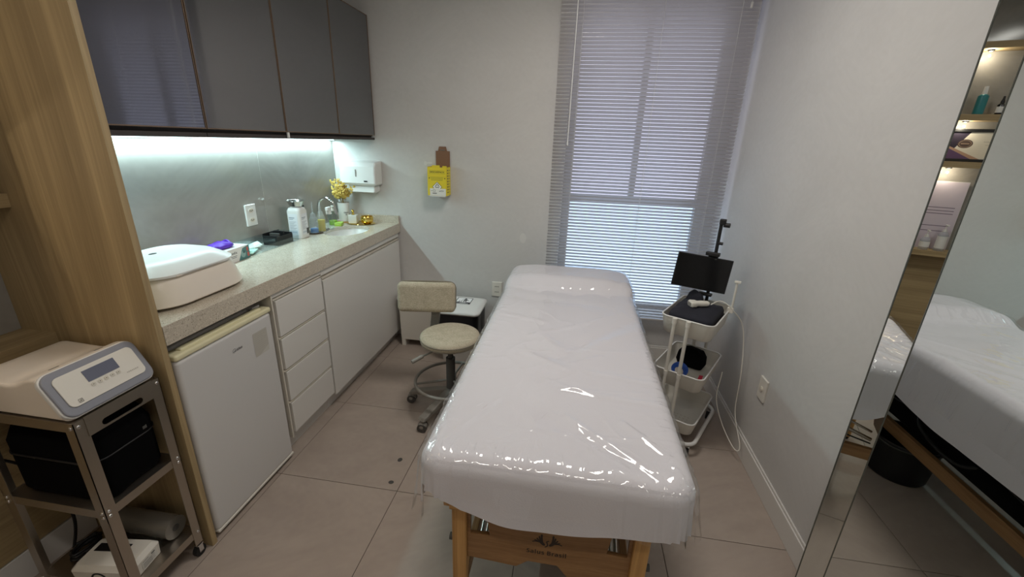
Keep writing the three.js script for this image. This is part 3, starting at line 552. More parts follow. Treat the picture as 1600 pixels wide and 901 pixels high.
// ------------------------------------------------------------------ white three-tier trolley
const TR = [0.7, 0, -2.235], TT = R(-29.7);
const trolleyAt = (x, y, z) => V(x, y, z).applyAxisAngle(V(0, 1, 0), TT).add(V(...TR)).toArray();
{
  const t = thing('utility_trolley', 'white metal three-tier utility trolley on casters by the right wall', 'trolley', TR, TT);
  const W = 0.132, D = 0.2;
  const basket = (y, h) => {
    const s = 0.014;
    const b = part(t, 'basket', loft([{ hx: 0, hz: 0.05, rc: 0, y: y - h + 0.003 }, { hx: W - s - 0.01, hz: D - s - 0.01, rc: 0.03, y: y - h + 0.003 }, { hx: W - s - 0.003, hz: D - s - 0.003, rc: 0.035, y: y - h + 0.01 }, { hx: W - 0.003, hz: D - 0.003, rc: 0.035, y: y - 0.004 }, { hx: W, hz: D, rc: 0.037, y: y - 0.004 }, { hx: W - s, hz: D - s, rc: 0.037, y: y - h + 0.008 }, { hx: W - s - 0.01, hz: D - s - 0.01, rc: 0.03, y: y - h }, { hx: 0, hz: 0.05, rc: 0, y: y - h }], { nc: 6, crease: 0.8 }), M.offWhite);
    part(b, 'rim', tube(ring(W - 0.001, D - 0.001, 0.037, 5, [3, 3]).map(([x, z]) => [x, y - 0.001, z]), 0.0042, 120, 8, true, 0.15), M.white);
    const holes = []; for (let i = -3; i <= 3; i++) for (let j = -2; j <= 2; j++) holes.push(cyl(0.006, 0.006, 0.001, i * 0.02, y - h + 0.0036, j * 0.025 + 0.06, 6));
    if (h < 0.09) part(b, 'perforation', holes, M.whiteGap);
    return b;
  };
  basket(0.75, 0.1); basket(0.45, 0.095); basket(0.175, 0.085);
  for (const e of [-1, 1]) for (const s of [-1, 1]) {
    const x = s * 0.034 - 0.02 * (e > 0 ? 1 : 0), z = e * (D + 0.0105);
    part(t, 'post', [cyl(0.009, 0.009, 0.7, x, 0.395, z, 14), cyl(0.0115, 0.0115, 0.03, x, 0.735, z, 14), cyl(0.0115, 0.0115, 0.025, x, 0.44, z, 14)], M.offWhite);
  }
  const fr = ring(0.15, 0.235, 0.06, 5, [3, 3]).map(([x, z]) => [x, 0.075, z]);
  part(t, 'base_frame', [tube(fr, 0.0105, 120, 10, true, 0.2), bar([0, 0.075, 0.235], [0, 0.085, -0.235], 0.008)], M.white);
  for (const [x, z] of [[-0.125, 0.215], [0.125, 0.215], [-0.125, -0.215], [0.125, -0.215]]) {
    const c = part(t, 'caster', cylX(0.024, 0.02, x, 0.024, z + 0.008, 20), M.rubber);
    part(c, 'fork', [box(0.003, 0.034, 0.02, x - 0.0125, 0.042, z + 0.004, 0.001), box(0.003, 0.034, 0.02, x + 0.0125, 0.042, z + 0.004, 0.001), box(0.028, 0.004, 0.024, x, 0.06, z + 0.002, 0.001), cyl(0.006, 0.006, 0.012, x, 0.066, z, 10)], M.chrome);
  }
  part(t, 'side_holder', [bar([W + 0.01, 0.74, -0.1], [W + 0.01, 0.91, -0.1], 0.006), box(0.03, 0.012, 0.02, W + 0.012, 0.915, -0.1, 0.003), box(0.03, 0.03, 0.016, W + 0.005, 0.755, -0.1, 0.003)], M.offWhite, 'cream upright probe holder clipped to the rim');
}
{
  const p = thing('tablet_stand', 'black clamp pole rising from the trolley behind the tablet', 'stand', trolleyAt(0.0, 0.66, -0.155), TT);
  part(p, 'pole', [bar([0, 0, 0], [0.0, 0.56, 0], 0.009), box(0.05, 0.02, 0.04, 0, 0.012, 0, 0.004)], M.black);
  part(p, 'clamp', [box(0.03, 0.03, 0.03, 0.006, 0.545, 0, 0.005), cylX(0.012, 0.03, 0.028, 0.53, 0.0), cylX(0.008, 0.02, 0.016, 0.43, 0)], M.black);
  part(p, 'holder', [box(0.07, 0.02, 0.028, -0.005, 0.375, 0.036, 0.004), box(0.05, 0.18, 0.01, -0.005, 0.29, 0.016, 0.003), box(0.07, 0.015, 0.028, -0.005, 0.148, 0.04, 0.004)], M.black);
  const q = thing('tablet', 'black tablet screen held upright above the trolley', 'tablet', [0.712, 0.93, -2.33], R(-4));
  const g = (o) => o.rotateX(R(-8)).rotateZ(R(-6));
  part(q, 'body', g(box(0.285, 0.185, 0.009, 0, 0, 0, 0.004, 3)), M.black); part(q, 'screen', g(box(0.275, 0.175, 0.001, 0, 0, 0.0047)), M.blackGloss);
  part(q, 'camera_bump', g(box(0.01, 0.004, 0.002, 0.05, 0.083, 0.0055)), M.chrome);
}
{
  const P = (x, y, z) => trolleyAt(x, y, z);
  const b = thing('laptop_pouch', 'navy black padded pouch filling the trolley top basket', 'pouch', P(0.004, 0.658, 0.035), TT);
  part(b, 'body', loft(closed([{ hx: 0.105, hz: 0.142, rc: 0.03, y: 0.002 }, { hx: 0.11, hz: 0.148, rc: 0.035, y: 0.02 }, { hx: 0.108, hz: 0.148, rc: 0.035, y: 0.09 }, { hx: 0.1, hz: 0.138, rc: 0.04, y: 0.112 }, { hx: 0.06, hz: 0.1, rc: 0.04, y: 0.119 }]), { nc: 6, ns: [10, 10], fn: (p) => { p[1] += 0.006 * noise(p[0] * 18, p[2] * 18, 3) * (p[1] > 0.05 ? 1 : 0); } }), M.navyFabric);
  part(b, 'zip_seam', tube(ring(0.112, 0.15, 0.037, 5, [3, 3]).map(([x, z]) => [x, 0.07, z]), 0.003, 100, 6, true, 0.2), M.black);
  part(b, 'flap', loft(closed([{ hx: 0.05, hz: 0.02, rc: 0.01, y: 0.1, cx: -0.05, cz: -0.118 }, { hx: 0.035, hz: 0.012, rc: 0.008, y: 0.15, cx: -0.05, cz: -0.125 }, { hx: 0.006, hz: 0.004, rc: 0.002, y: 0.168, cx: -0.06, cz: -0.128 }])), M.navyFabric);
  const pr = thing('ultrasound_probe', 'white handheld ultrasound probe lying on the navy pouch', 'probe', P(0.005, 0.796, 0.035), R(12));
  const pg = loft(closed([{ hx: 0.022, hz: 0.013, rc: 0.01, y: 0 }, { hx: 0.027, hz: 0.016, rc: 0.012, y: 0.008 }, { hx: 0.024, hz: 0.016, rc: 0.012, y: 0.03 }, { hx: 0.016, hz: 0.014, rc: 0.012, y: 0.042 }, { hx: 0.018, hz: 0.015, rc: 0.013, y: 0.06 }, { hx: 0.016, hz: 0.013, rc: 0.012, y: 0.098 }, { hx: 0.006, hz: 0.006, rc: 0.006, y: 0.108 }])).rotateX(R(90)).rotateY(R(90)).translate(-0.05, 0, 0);
  part(pr, 'body', pg, M.offWhite); part(pr, 'lens', box(0.004, 0.017, 0.036, -0.05, 0, 0, 0.0018), M.greyPlastic, 'grey rubber lens');
  const e = (x, y, z) => [x, y, z];
  const cable = thing('probe_cable', 'thin white probe cable looping from the pouch down beside the wall', 'cable');
  const c0 = trolleyAt(0.06, 0.8, 0.02);
  part(cable, 'cord', tube([c0, trolleyAt(0.1, 0.825, 0.0), trolleyAt(0.155, 0.79, -0.02), [0.93, 0.68, -2.2], [0.955, 0.45, -2.16], [0.955, 0.22, -2.12], [0.965, 0.09, -2.0], [0.94, 0.07, -2.0], [0.905, 0.13, -2.12], [0.865, 0.26, -2.17], [0.885, 0.4, -2.22]], 0.0028, 120, 8), M.offWhite);
  const bl = thing('blue_dispenser', 'blue and white tape dispenser in the trolley middle basket', 'dispenser', P(-0.03, 0.362, 0.07), R(-20));
  part(bl, 'roll', new THREE.TorusGeometry(0.03, 0.015, 10, 28, 4.2).rotateZ(-0.6).translate(0.01, 0.045, 0), M.blueThing); part(bl, 'core', cylZ(0.026, 0.026, 0.005, 0.036, 0), M.offWhite); part(bl, 'base', box(0.06, 0.014, 0.03, 0, 0.007, 0, 0.004), M.offWhite);
  const rt = thing('red_tape', 'red round tape with pink strip in the trolley middle basket', 'tape', P(0.075, 0.362, 0.135), R(10));
  part(rt, 'roll', ball(0.03, 0, 0.02, 0, 1, 0.65, 0.8, 12), M.redThing); part(rt, 'tag', box(0.022, 0.055, 0.005, 0.03, 0.045, -0.015, 0.002).rotateZ(-0.2), M.redThing);
  const bk = thing('black_handbag', 'small black bag lying at the back of the trolley middle basket', 'bag', P(-0.01, 0.363, -0.11), TT);
  part(bk, 'body', loft(closed([{ hx: 0.07, hz: 0.035, rc: 0.03, y: 0 }, { hx: 0.08, hz: 0.045, rc: 0.04, y: 0.03 }, { hx: 0.075, hz: 0.04, rc: 0.035, y: 0.075 }, { hx: 0.055, hz: 0.025, rc: 0.02, y: 0.105 }, { hx: 0.02, hz: 0.01, rc: 0.008, y: 0.115 }]), { nc: 8, ns: [8, 8], fn: (p) => { p[0] += 0.008 * noise(p[0] * 20, p[1] * 20, p[2] * 20); } }), M.blackFabric);
  part(bk, 'strap', tube([[-0.05, 0.09, 0.02], [-0.02, 0.125, 0.03], [0.02, 0.125, 0.03], [0.05, 0.09, 0.02]], 0.006, 20, 6), M.blackFabric);
}
// ------------------------------------------------------------------ leaning glass: large wall mirror with bevelled mirror frame
{
  const t = thing('wall_mirror', 'tall mirror with wide mirrored border standing against the right wall', 'mirror', [0.985, 0, -0.45]);
  const zA = -0.855, zB = 0.855, y0 = 0.006, y1 = 2.2, dx = -0.0425, w = 0.06;    // outer edges; slope depth dx over width w
  part(t, 'glass', span(0, 0.006, y0 + w, y1 - w, zA + w, zB - w), M.mirror);
  const strip = (a, b, c, d, name) => { // quad prism a,b outer, c,d inner
    const g = new THREE.BufferGeometry(), o = (p) => [0.013, p[1], p[2]], P = [a, b, c, d, o(a), o(b), o(c), o(d)].flat();
    g.setAttribute('position', new THREE.Float32BufferAttribute(P, 3)); g.setIndex([0, 1, 2, 0, 2, 3, 4, 6, 5, 4, 7, 6, 0, 4, 5, 0, 5, 1, 2, 6, 7, 2, 7, 3, 1, 5, 6, 1, 6, 2, 0, 3, 7, 0, 7, 4]);
    const f = g.toNonIndexed(); f.computeVertexNormals(); part(t, 'frame_strip', f, M.mirror, name);
  };
  const o = [[dx, y0, zA], [dx, y1, zA], [dx, y1, zB], [dx, y0, zB]], i = [[0, y0 + w, zA + w], [0, y1 - w, zA + w], [0, y1 - w, zB - w], [0, y0 + w, zB - w]];
  for (let k = 0; k < 4; k++) { const n = (k + 1) % 4; strip(o[k], o[n], i[n], i[k], 'sloping mirrored frame strip'); }
  part(t, 'outer_edge', span(dx - 0.003, 0.013, y0, y1, zA - 0.003, zA), M.mirrorEdge); part(t, 'outer_edge', span(dx - 0.003, 0.013, y0, y1, zB, zB + 0.003), M.mirrorEdge);
  part(t, 'inner_edge', [span(-0.0015, 0.0, y0 + w, y1 - w, zA + w - 0.001, zA + w + 0.0015)], M.mirrorEdge);
}
// ------------------------------------------------------------------ wall fittings
{
  const t = thing('double_socket', 'white double socket on the grey slabs above the counter', 'socket', [XL, 1.125, -2.145], Math.PI / 2);
  part(t, 'plate', box(0.078, 0.118, 0.01, 0, 0, 0.005, 0.003, 3), M.white);
  for (const y of [0.026, -0.026]) { const s = part(t, 'socket_insert', extrude([[-0.02, 0], [-0.011, 0.012], [0.011, 0.012], [0.02, 0], [0.011, -0.012], [-0.011, -0.012]], 0.0012, 0.0004).translate(0, y, 0.0096), M.whiteGap); part(s, 'pin_hole', [-0.009, 0, 0.009].map((x) => cylZ(0.003, 0.0008, x, y + (x ? 0 : -0.003), 0.0114, 10)), M.black); }
  const f = thing('wall_socket', 'white socket low on the far wall between bin and bed', 'socket', [-0.55, 0.475, ZF]);
  part(f, 'plate', box(0.078, 0.118, 0.01, 0, 0, 0.005, 0.003, 3), M.offWhite);
  for (const y of [0.022, -0.022]) part(f, 'pin_hole', [-0.012, 0, 0.012].map((x) => cylZ(0.0035, 0.001, x, y, 0.0102, 10)), M.black);
  const s = thing('light_switch', 'cream blank wall plate on the right wall above the baseboard', 'wall plate', [XR, 0.452, -1.985], -Math.PI / 2);
  part(s, 'plate', box(0.076, 0.116, 0.01, 0, 0, 0.005, 0.003, 3), M.offWhite); part(s, 'cable_outlet', [cylZ(0.013, 0.006, 0, 0, 0.012, 20), cylZ(0.008, 0.002, 0, 0, 0.0155, 16)], M.whiteGap);
}
{
  const t = thing('paper_towel_dispenser', 'white paper towel dispenser on the far wall beside the wall cabinet', 'dispenser', [-1.575, 1.2, ZF]);
  const prof = [[0, 0.03], [0.115, 0.03], [0.128, 0.045], [0.12, 0.16], [0.1, 0.19], [0.0, 0.2]];
  part(t, 'cover', extrude(prof, 0.25, 0.012).rotateY(-Math.PI / 2).translate(0.125, 0, 0), M.white);
  part(t, 'tray', extrude([[0, 0.028], [0.09, 0.028], [0.1, -0.02], [0.07, -0.028], [0, -0.02]], 0.19, 0.008).rotateY(-Math.PI / 2).translate(0.105, 0, 0), M.white);
  part(t, 'window_slot', box(0.008, 0.05, 0.003, -0.01, 0.115, 0.1255, 0.001), M.greyPlastic); part(t, 'badge', box(0.026, 0.009, 0.002, 0.065, 0.06, 0.1295), M.black, 'small dark badge');
}
{
  const W = 0.14, H = 0.2, D = 0.095;
  const t = thing('sharps_container', 'yellow cardboard sharps box with brown flap hanging on the far wall', 'sharps box', [-0.983, 1.182, ZF + 0.005]);
  part(t, 'holder', [span(-0.06, 0.06, -0.008, 0.0, 0.005, D, 0.002), span(-0.055, 0.055, -0.008, 0.03, 0.0, 0.004)], M.white);
  const y = M.yellowCard;
  part(t, 'carton', [span(-W / 2, W / 2, 0, H - 0.004, D - 0.003, D), span(-W / 2, W / 2, 0, H, 0, 0.003), span(-W / 2, -W / 2 + 0.003, 0, H - 0.002, 0.003, D - 0.003), span(W / 2 - 0.003, W / 2, 0, H - 0.002, 0.003, D - 0.003), span(-W / 2, W / 2, 0, 0.003, 0.003, D - 0.003), span(-W / 2 + 0.003, W / 2 - 0.003, H - 0.012, H - 0.009, 0.003, D - 0.003)], y);
  part(t, 'tab', [span(-0.035, 0.02, H - 0.006, H + 0.01, D - 0.006, D - 0.003, 0.001), span(0.035, 0.066, H - 0.006, H + 0.006, D - 0.02, D - 0.017, 0.001)], y);
  const fl = [[-0.035, 0.19], [0.068, 0.19], [0.068, 0.305], [0.048, 0.305], [0.04, 0.335], [-0.01, 0.335], [-0.018, 0.305], [-0.035, 0.305]];
  part(t, 'flap', extrude(fl, 0.003, 0, [[[-0.006, 0.308], [-0.003, 0.314], [0.032, 0.314], [0.036, 0.308]]]).translate(0, 0, 0.0005), M.brownCard, 'raised brown cardboard flap with handle');
  const front = print(360, 512, (x, w, h) => {
    x.fillStyle = '#e8d22e'; x.fillRect(0, 0, w, h); x.fillStyle = '#2b2a22'; x.strokeStyle = '#2b2a22'; x.textAlign = 'center'; x.lineWidth = 4;
    x.font = 'bold 46px sans-serif'; x.fillText('DESCARPACK', w / 2, 98, 270); x.lineWidth = 2; x.strokeRect(38, 54, 284, 62);
    x.setLineDash([6, 4]); x.beginPath(); x.moveTo(6, 158); x.lineTo(w - 6, 158); x.stroke(); x.setLineDash([]);
    for (let i = 0; i < 3; i++) x.fillRect(50 + i * 8, 178 + i * 24, 255 - i * 18, 5); x.fillRect(24, 180, 16, 24); x.fillRect(322, 180, 16, 24);
    x.save(); x.translate(w / 2, 350); x.rotate(Math.PI / 4); x.fillStyle = '#f4f2ea'; x.fillRect(-64, -64, 128, 128); x.lineWidth = 7; x.strokeRect(-64, -64, 128, 128); x.restore();
    x.lineWidth = 10; x.fillStyle = '#2b2a22'; for (const a of [-90, 30, 150]) { x.beginPath(); x.arc(w / 2 + 22 * Math.cos(R(a)), 336 + 22 * Math.sin(R(a)), 18, R(a + 210), R(a + 510)); x.stroke(); } x.fillRect(w / 2 - 28, 386, 56, 5);
  });
  part(t, 'front_print', plane(W - 0.002, H - 0.006).translate(0, (H - 0.004) / 2, D + 0.0008), front, 'yellow printed front with hazard diamond');
  const side = print(180, 512, (x, w, h) => { x.fillStyle = '#ecd93a'; x.fillRect(0, 0, w, h); x.fillStyle = '#57522a'; for (let i = 0; i < 9; i++) { x.fillRect(24, 40 + i * 50, 50, 20); x.fillRect(100, 46 + i * 50, 56 - (i % 3) * 12, 5); x.fillRect(100, 56 + i * 50, 44, 4); } });
  part(t, 'side_print', plane(D - 0.004, H - 0.006).rotateY(Math.PI / 2).translate(W / 2 + 0.0008, (H - 0.004) / 2, D / 2), side, 'yellow printed side panel');
  const lb = print(320, 140, (x, w, h) => { x.fillStyle = '#e9e7df'; x.fillRect(0, 0, w, h); x.fillStyle = '#4b4a45'; x.strokeStyle = '#4b4a45'; x.lineWidth = 5; x.strokeRect(66, 30, 40, 34); x.fillRect(22, 44, 30, 6); x.fillRect(48, 86, 90, 10); x.fillRect(54, 102, 80, 6); x.fillRect(180, 52, 92, 6); x.beginPath(); x.moveTo(186, 50); x.lineTo(240, 36); x.lineTo(282, 44); x.stroke(); });
  part(t, 'white_label', plane(0.118, 0.05).translate(0.005, 0.026, D + 0.0016), lb, 'white label strip along the bottom');
}
// ------------------------------------------------------------------ things on the counter
{
  const t = thing('white_clamshell_device', 'cream white rounded clamshell appliance on the counter beside the oak panel', 'appliance', [-1.585, YT, -1.385]);
  const H = (y, a, b, r, cx = 0, cz = 0) => ({ y, hx: a, hz: b, rc: r, cx, cz });
  part(t, 'base', loft(closed([H(0.012, 0.192, 0.23, 0.13), H(0.016, 0.195, 0.234, 0.13), H(0.04, 0.192, 0.228, 0.13), H(0.075, 0.183, 0.216, 0.12), H(0.105, 0.17, 0.2, 0.11), H(0.112, 0.166, 0.195, 0.105)]), { nc: 12, ns: [6, 6], crease: 0.5 }), M.creamPlastic);
  part(t, 'lid', loft(closed([H(0.114, 0.166, 0.196, 0.105), H(0.116, 0.176, 0.207, 0.11), H(0.124, 0.176, 0.207, 0.11), H(0.133, 0.164, 0.194, 0.105), H(0.15, 0.138, 0.17, 0.095), H(0.158, 0.124, 0.157, 0.09), H(0.162, 0.1, 0.132, 0.08), H(0.165, 0.05, 0.07, 0.03)]), { nc: 12, ns: [6, 6], crease: 0.5 }), M.white);
  part(t, 'lid_vent', ball(0.012, -0.01, 0.165, 0.03, 0.8, 0.2, 1.3, 10), M.black); part(t, 'front_grip', box(0.016, 0.008, 0.2, 0.168, 0.117, 0.02, 0.003), M.creamPlastic);
  part(t, 'hinge', [cylX(0.012, 0.02, 0.1, 0.1, 0.222), box(0.02, 0.05, 0.012, 0.1, 0.08, 0.222, 0.003)], M.offWhite);
  for (const [x, z] of [[-0.12, -0.15], [-0.12, 0.15], [0.12, -0.15], [0.12, 0.15]]) part(t, 'foot', cyl(0.018, 0.016, 0.014, x, 0.007, z), M.rubber);
}
{
  const t = thing('glove_box', 'white printed glove box on the counter behind the clamshell appliance', 'box', [-1.715, YT, -1.82], R(3));
  part(t, 'carton', box(0.11, 0.07, 0.2, 0, 0.035, 0, 0.001, 1), M.white);
  const side = print(400, 140, (x, w, h) => { x.fillStyle = '#e6e4e2'; x.fillRect(0, 0, w, h); x.fillStyle = '#45474d'; x.font = 'bold 34px sans-serif'; x.fillText('medix', 120, 56); x.font = '16px sans-serif'; x.fillRect(130, 74, 84, 5); x.fillRect(140, 88, 64, 5); x.fillStyle = '#4f7f7f'; x.beginPath(); x.moveTo(230, h); x.lineTo(300, 20); x.lineTo(w, 0); x.lineTo(w, h); x.fill(); x.fillStyle = '#8fb0ae'; x.beginPath(); x.arc(306, 84, 34, 0, 7); x.fill(); x.fillStyle = '#3d5c60'; x.beginPath(); x.arc(318, 60, 16, 0, 7); x.fill(); x.fillStyle = '#c65a50'; x.fillRect(358, 20, 26, 44); x.fillRect(362, 76, 26, 44); });
  part(t, 'side_print', plane(0.198, 0.068).rotateY(Math.PI / 2).translate(0.0556, 0.035, 0), side, 'printed side with photo of a gloved hand');
  const g = thing('purple_gloves', 'crumpled purple nitrile gloves on top of the glove box', 'gloves', [-1.72, YT + 0.0705, -1.765], R(3));
  part(g, 'bundle', loft(closed([{ hx: 0.03, hz: 0.095, rc: 0.025, y: 0 }, { hx: 0.038, hz: 0.108, rc: 0.03, y: 0.008 }, { hx: 0.034, hz: 0.104, rc: 0.03, y: 0.02 }, { hx: 0.015, hz: 0.06, rc: 0.014, y: 0.027 }]), { nc: 8, ns: [24, 12], fn: (p) => { const k = p[1] > 0.003 ? 1 : 0.3; p[0] += 0.009 * noise(p[0] * 40, p[2] * 60, 2) * k; p[1] += k * (0.007 * noise(p[2] * 45, p[0] * 45, 5) + 0.003); } }), M.purple);
  part(g, 'cuff', tube([[-0.02, 0.016, -0.07], [0.0, 0.03, -0.085], [0.022, 0.018, -0.075], [0.0, 0.012, -0.06]], 0.007, 30, 8, true), M.purple);
}
{
  const t = thing('clear_organizer', 'long clear acrylic organizer tray on the counter against the wall', 'organizer', [-1.735, YT, -2.15]);
  const a = 0.066, b = 0.19, h = 0.06, w = 0.002;
  part(t, 'tray', [span(-a, a, 0, w, -b, b), span(-a, -a + w, w, h, -b, b), span(a - w, a, w, h * 0.55, -b, b), span(-a + w, a - w, w, h, -b, -b + w), span(-a + w, a - w, w, h, b - w, b)], M.clear);
  part(t, 'divider', span(-a + w, a - w, w, h * 0.9, 0.02, 0.022), M.clear);
  const g = 'sterile packs in the clear organizer';
  const lab = ['mint green sterile pack leaning in the clear organizer beside the glove box', 'white gauze packet lying in the clear organizer', 'folded white gauze packet standing in the clear organizer'];
  [[0.02, 0.006, 0.19, 0.4, M.mintPack, 0], [-0.02, 0.012, 0.13, -0.2, M.gauze, 1], [-0.03, 0.02, 0.06, 0.9, M.gauze, 2]].forEach(([x, y, z, r, m, k]) => { const p = thing('sterile_pack', lab[k], 'packet', [-1.735 + x, YT + 0.004, -2.14 + z * 0.85], r, g); part(p, 'pouch', box(0.06, 0.008, 0.1, 0, y * 0.5 + 0.006, 0, 0.003).rotateZ(k * 0.15), m); part(p, 'flap', box(0.055, 0.002, 0.02, 0.0, y * 0.5 + 0.012, 0.03, 0.0008).rotateZ(0.3), m); });
  const k = thing('black_holder', 'small black card holder box in the clear organizer', 'box', [-1.73, YT + 0.0025, -2.235], 0);
  part(k, 'box', [span(-0.045, 0.045, 0, 0.003, -0.07, 0.07), span(-0.045, -0.042, 0, 0.065, -0.07, 0.07), span(0.042, 0.045, 0, 0.05, -0.07, 0.07), span(-0.042, 0.042, 0.003, 0.055, -0.07, -0.067), span(-0.042, 0.042, 0.003, 0.055, 0.067, 0.07)], M.black); part(k, 'card', span(-0.03, 0.03, 0.003, 0.07, -0.02, -0.01), M.black); part(k, 'card', span(-0.03, 0.03, 0.003, 0.062, 0.02, 0.03), M.darkGrey);
}
{
  const t = thing('white_jug_bottle', 'tall white plastic bottle with printed label beside the clear organizer', 'bottle', [-1.708, YT, -2.405]);
  part(t, 'body', loft(closed([{ hx: 0.043, hz: 0.043, rc: 0.02, y: 0 }, { hx: 0.045, hz: 0.045, rc: 0.02, y: 0.006 }, { hx: 0.045, hz: 0.045, rc: 0.02, y: 0.17 }, { hx: 0.038, hz: 0.038, rc: 0.022, y: 0.188 }, { hx: 0.022, hz: 0.022, rc: 0.022, y: 0.194 }])), M.white);
  const lb = print(200, 360, (x, w, h) => { x.fillStyle = '#e4e6ea'; x.fillRect(0, 0, w, h); x.fillStyle = '#7b8390'; x.fillRect(16, 60, 120, 12); x.fillRect(16, 86, 90, 8); for (let i = 0; i < 8; i++) x.fillRect(16, 130 + i * 18, 150 - (i % 3) * 30, 4); x.fillStyle = '#c2c9d2'; x.fillRect(10, 300, 150, 26); });
  part(t, 'label', plane(0.06, 0.13).rotateY(Math.PI / 2).translate(0.0456, 0.09, 0), lb, 'white label with blue grey print'); part(t, 'label', plane(0.06, 0.13).translate(0, 0.09, 0.0456), lb, 'white label with blue grey print'); part(t, 'tag', box(0.002, 0.035, 0.025, 0.0465, 0.045, -0.024), M.darkGrey);
  const b = thing('steel_bowl', 'small stainless steel bowl sitting upside on the tall white bottle', 'bowl', [-1.708, YT + 0.194, -2.405]);
  b.userData.label = 'small stainless steel bowl resting on top of the tall white bottle';
  part(b, 'bowl', lathe([[0, 0], [0.03, 0], [0.036, 0.006], [0.047, 0.034], [0.055, 0.037], [0.055, 0.039], [0.045, 0.037], [0.033, 0.008], [0, 0.004]], 36), M.steelBowl);
  const k = thing('black_plaque', 'slim black stand-up plaque behind the tall white bottle', 'plaque', [-1.73, YT, -2.475]);
  part(k, 'panel', box(0.05, 0.19, 0.012, 0, 0.1, 0, 0.002), M.black); part(k, 'foot', box(0.06, 0.006, 0.02, 0, 0.003, 0, 0.002), M.black);
}
{
  const t = thing('steel_tray', 'oval stainless tray holding the squeeze bottles by the sink', 'tray', [-1.69, YT, -2.585]);
  part(t, 'tray', lathe([[0, 0.0], [0.055, 0.0], [0.063, 0.01], [0.068, 0.011], [0.068, 0.0125], [0.062, 0.012], [0.054, 0.002], [0, 0.002]], 36).scale(0.85, 1, 1.35), M.steelBowl);
  const squeeze = (x, z, liquid, label, hgt, lq) => {
    const s = thing('squeeze_bottle', label, 'bottle', [x, YT + 0.0025, z], 0, 'squeeze bottles on the steel tray');
    part(s, 'liquid', cyl(0.024, 0.024, lq, 0, lq / 2 + 0.002, 0), liquid);
    part(s, 'body', lathe([[0, 0], [0.0265, 0], [0.0275, 0.004], [0.0275, hgt - 0.02], [0.02, hgt], [0.015, hgt + 0.004]], 28), M.frost);
    part(s, 'cap', lathe([[0.0165, hgt + 0.002], [0.0165, hgt + 0.02], [0.01, hgt + 0.026], [0.005, hgt + 0.03]], 24), M.frost); part(s, 'nozzle', cyl(0.0045, 0.0018, 0.07, 0.0, hgt + 0.064, 0, 12), M.frost);
  };
  squeeze(-1.695, -2.545, M.blueLiquid, 'squeeze bottle with blue liquid on the steel tray', 0.105, 0.028);
  squeeze(-1.685, -2.615, M.yellowLiquid, 'squeeze bottle with yellow liquid on the steel tray', 0.108, 0.075);
  const sp = thing('spray_bottle', 'clear pocket spray bottle with white trigger head by the tap', 'bottle', [-1.672, YT + 0.0, -2.7]);
  part(sp, 'body', lathe([[0, 0], [0.024, 0], [0.027, 0.02], [0.026, 0.05], [0.012, 0.07], [0.017, 0.09], [0.012, 0.11]], 28), M.clearBottle);
  part(sp, 'head', [cyl(0.014, 0.013, 0.025, 0, 0.118, 0), box(0.02, 0.026, 0.05, 0, 0.142, 0.01, 0.006), box(0.008, 0.035, 0.01, 0, 0.125, 0.032, 0.003)], M.white);
  const so = thing('soap_dispenser', 'glass pump bottle with green soap behind the sink', 'soap dispenser', [-1.735, YT, -2.84]);
  part(so, 'soap', cyl(0.027, 0.027, 0.03, 0, 0.018, 0), M.greenSoap); part(so, 'bottle', lathe([[0, 0], [0.029, 0], [0.031, 0.004], [0.031, 0.075], [0.026, 0.088], [0.012, 0.094], [0.012, 0.105]], 28), M.clearBottle); part(so, 'pump', [cyl(0.014, 0.014, 0.014, 0, 0.11, 0), cyl(0.004, 0.004, 0.02, 0, 0.125, 0, 10), box(0.035, 0.008, 0.012, 0.01, 0.137, 0, 0.003)], M.offWhite);
  const sg = thing('green_sponge', 'lime green sponge on the counter behind the sink', 'sponge', [-1.685, YT, -2.83], 0.3); part(sg, 'foam', box(0.05, 0.018, 0.075, 0, 0.009, 0, 0.005), M.greenSoap); part(sg, 'scourer', box(0.05, 0.006, 0.075, 0, 0.021, 0, 0.002), M.greenSoap);
  const f = thing('gooseneck_tap', 'chrome gooseneck tap arching over the oval sink', 'tap', [-1.765, YT, -2.72]);
  part(f, 'base', lathe([[0, 0], [0.026, 0], [0.026, 0.008], [0.018, 0.014], [0.016, 0.05], [0, 0.05]], 24), M.chrome);
  part(f, 'spout', tube([[0, 0.04, 0], [0, 0.13, 0], [0.015, 0.185, 0], [0.06, 0.21, 0.0], [0.11, 0.185, 0], [0.13, 0.12, 0]], 0.0085, 48, 12), M.chrome); part(f, 'aerator', cyl(0.01, 0.0095, 0.02, 0.131, 0.112, 0), M.chrome); part(f, 'lever', [bar([0, 0.035, 0.012], [0.01, 0.06, 0.06], 0.005), ball(0.013, 0, 0.035, 0.014, 1, 1, 1, 8)], M.chrome);
  const v = thing('flower_vase', 'white printed vase on the counter in the far corner', 'vase', [-1.715, YT + 0.009, -2.965]);
  part(v, 'pot', lathe([[0, 0], [0.033, 0], [0.035, 0.003], [0.042, 0.14], [0.039, 0.14], [0.033, 0.008], [0, 0.006]], 36), M.white);
  const tx = print(128, 160, (x, w, h) => { x.fillStyle = '#2b2b30'; x.font = 'bold 44px sans-serif'; x.textAlign = 'center'; x.fillText('ȣ', 64, 48); x.font = 'italic bold 40px serif'; x.fillText('Oura', 64, 96); x.fillRect(50, 116, 28, 8); x.fillRect(56, 132, 16, 6); }, { alpha: true });
  part(v, 'print', plane(0.044, 0.06).rotateX(R(-3)).translate(0, 0.07, 0.0405).rotateY(R(50)), tx, 'dark emblem and lettering'); part(v, 'saucer', cyl(0.046, 0.05, 0.008, 0, -0.0045, 0, 32), M.pine, 'wooden saucer');
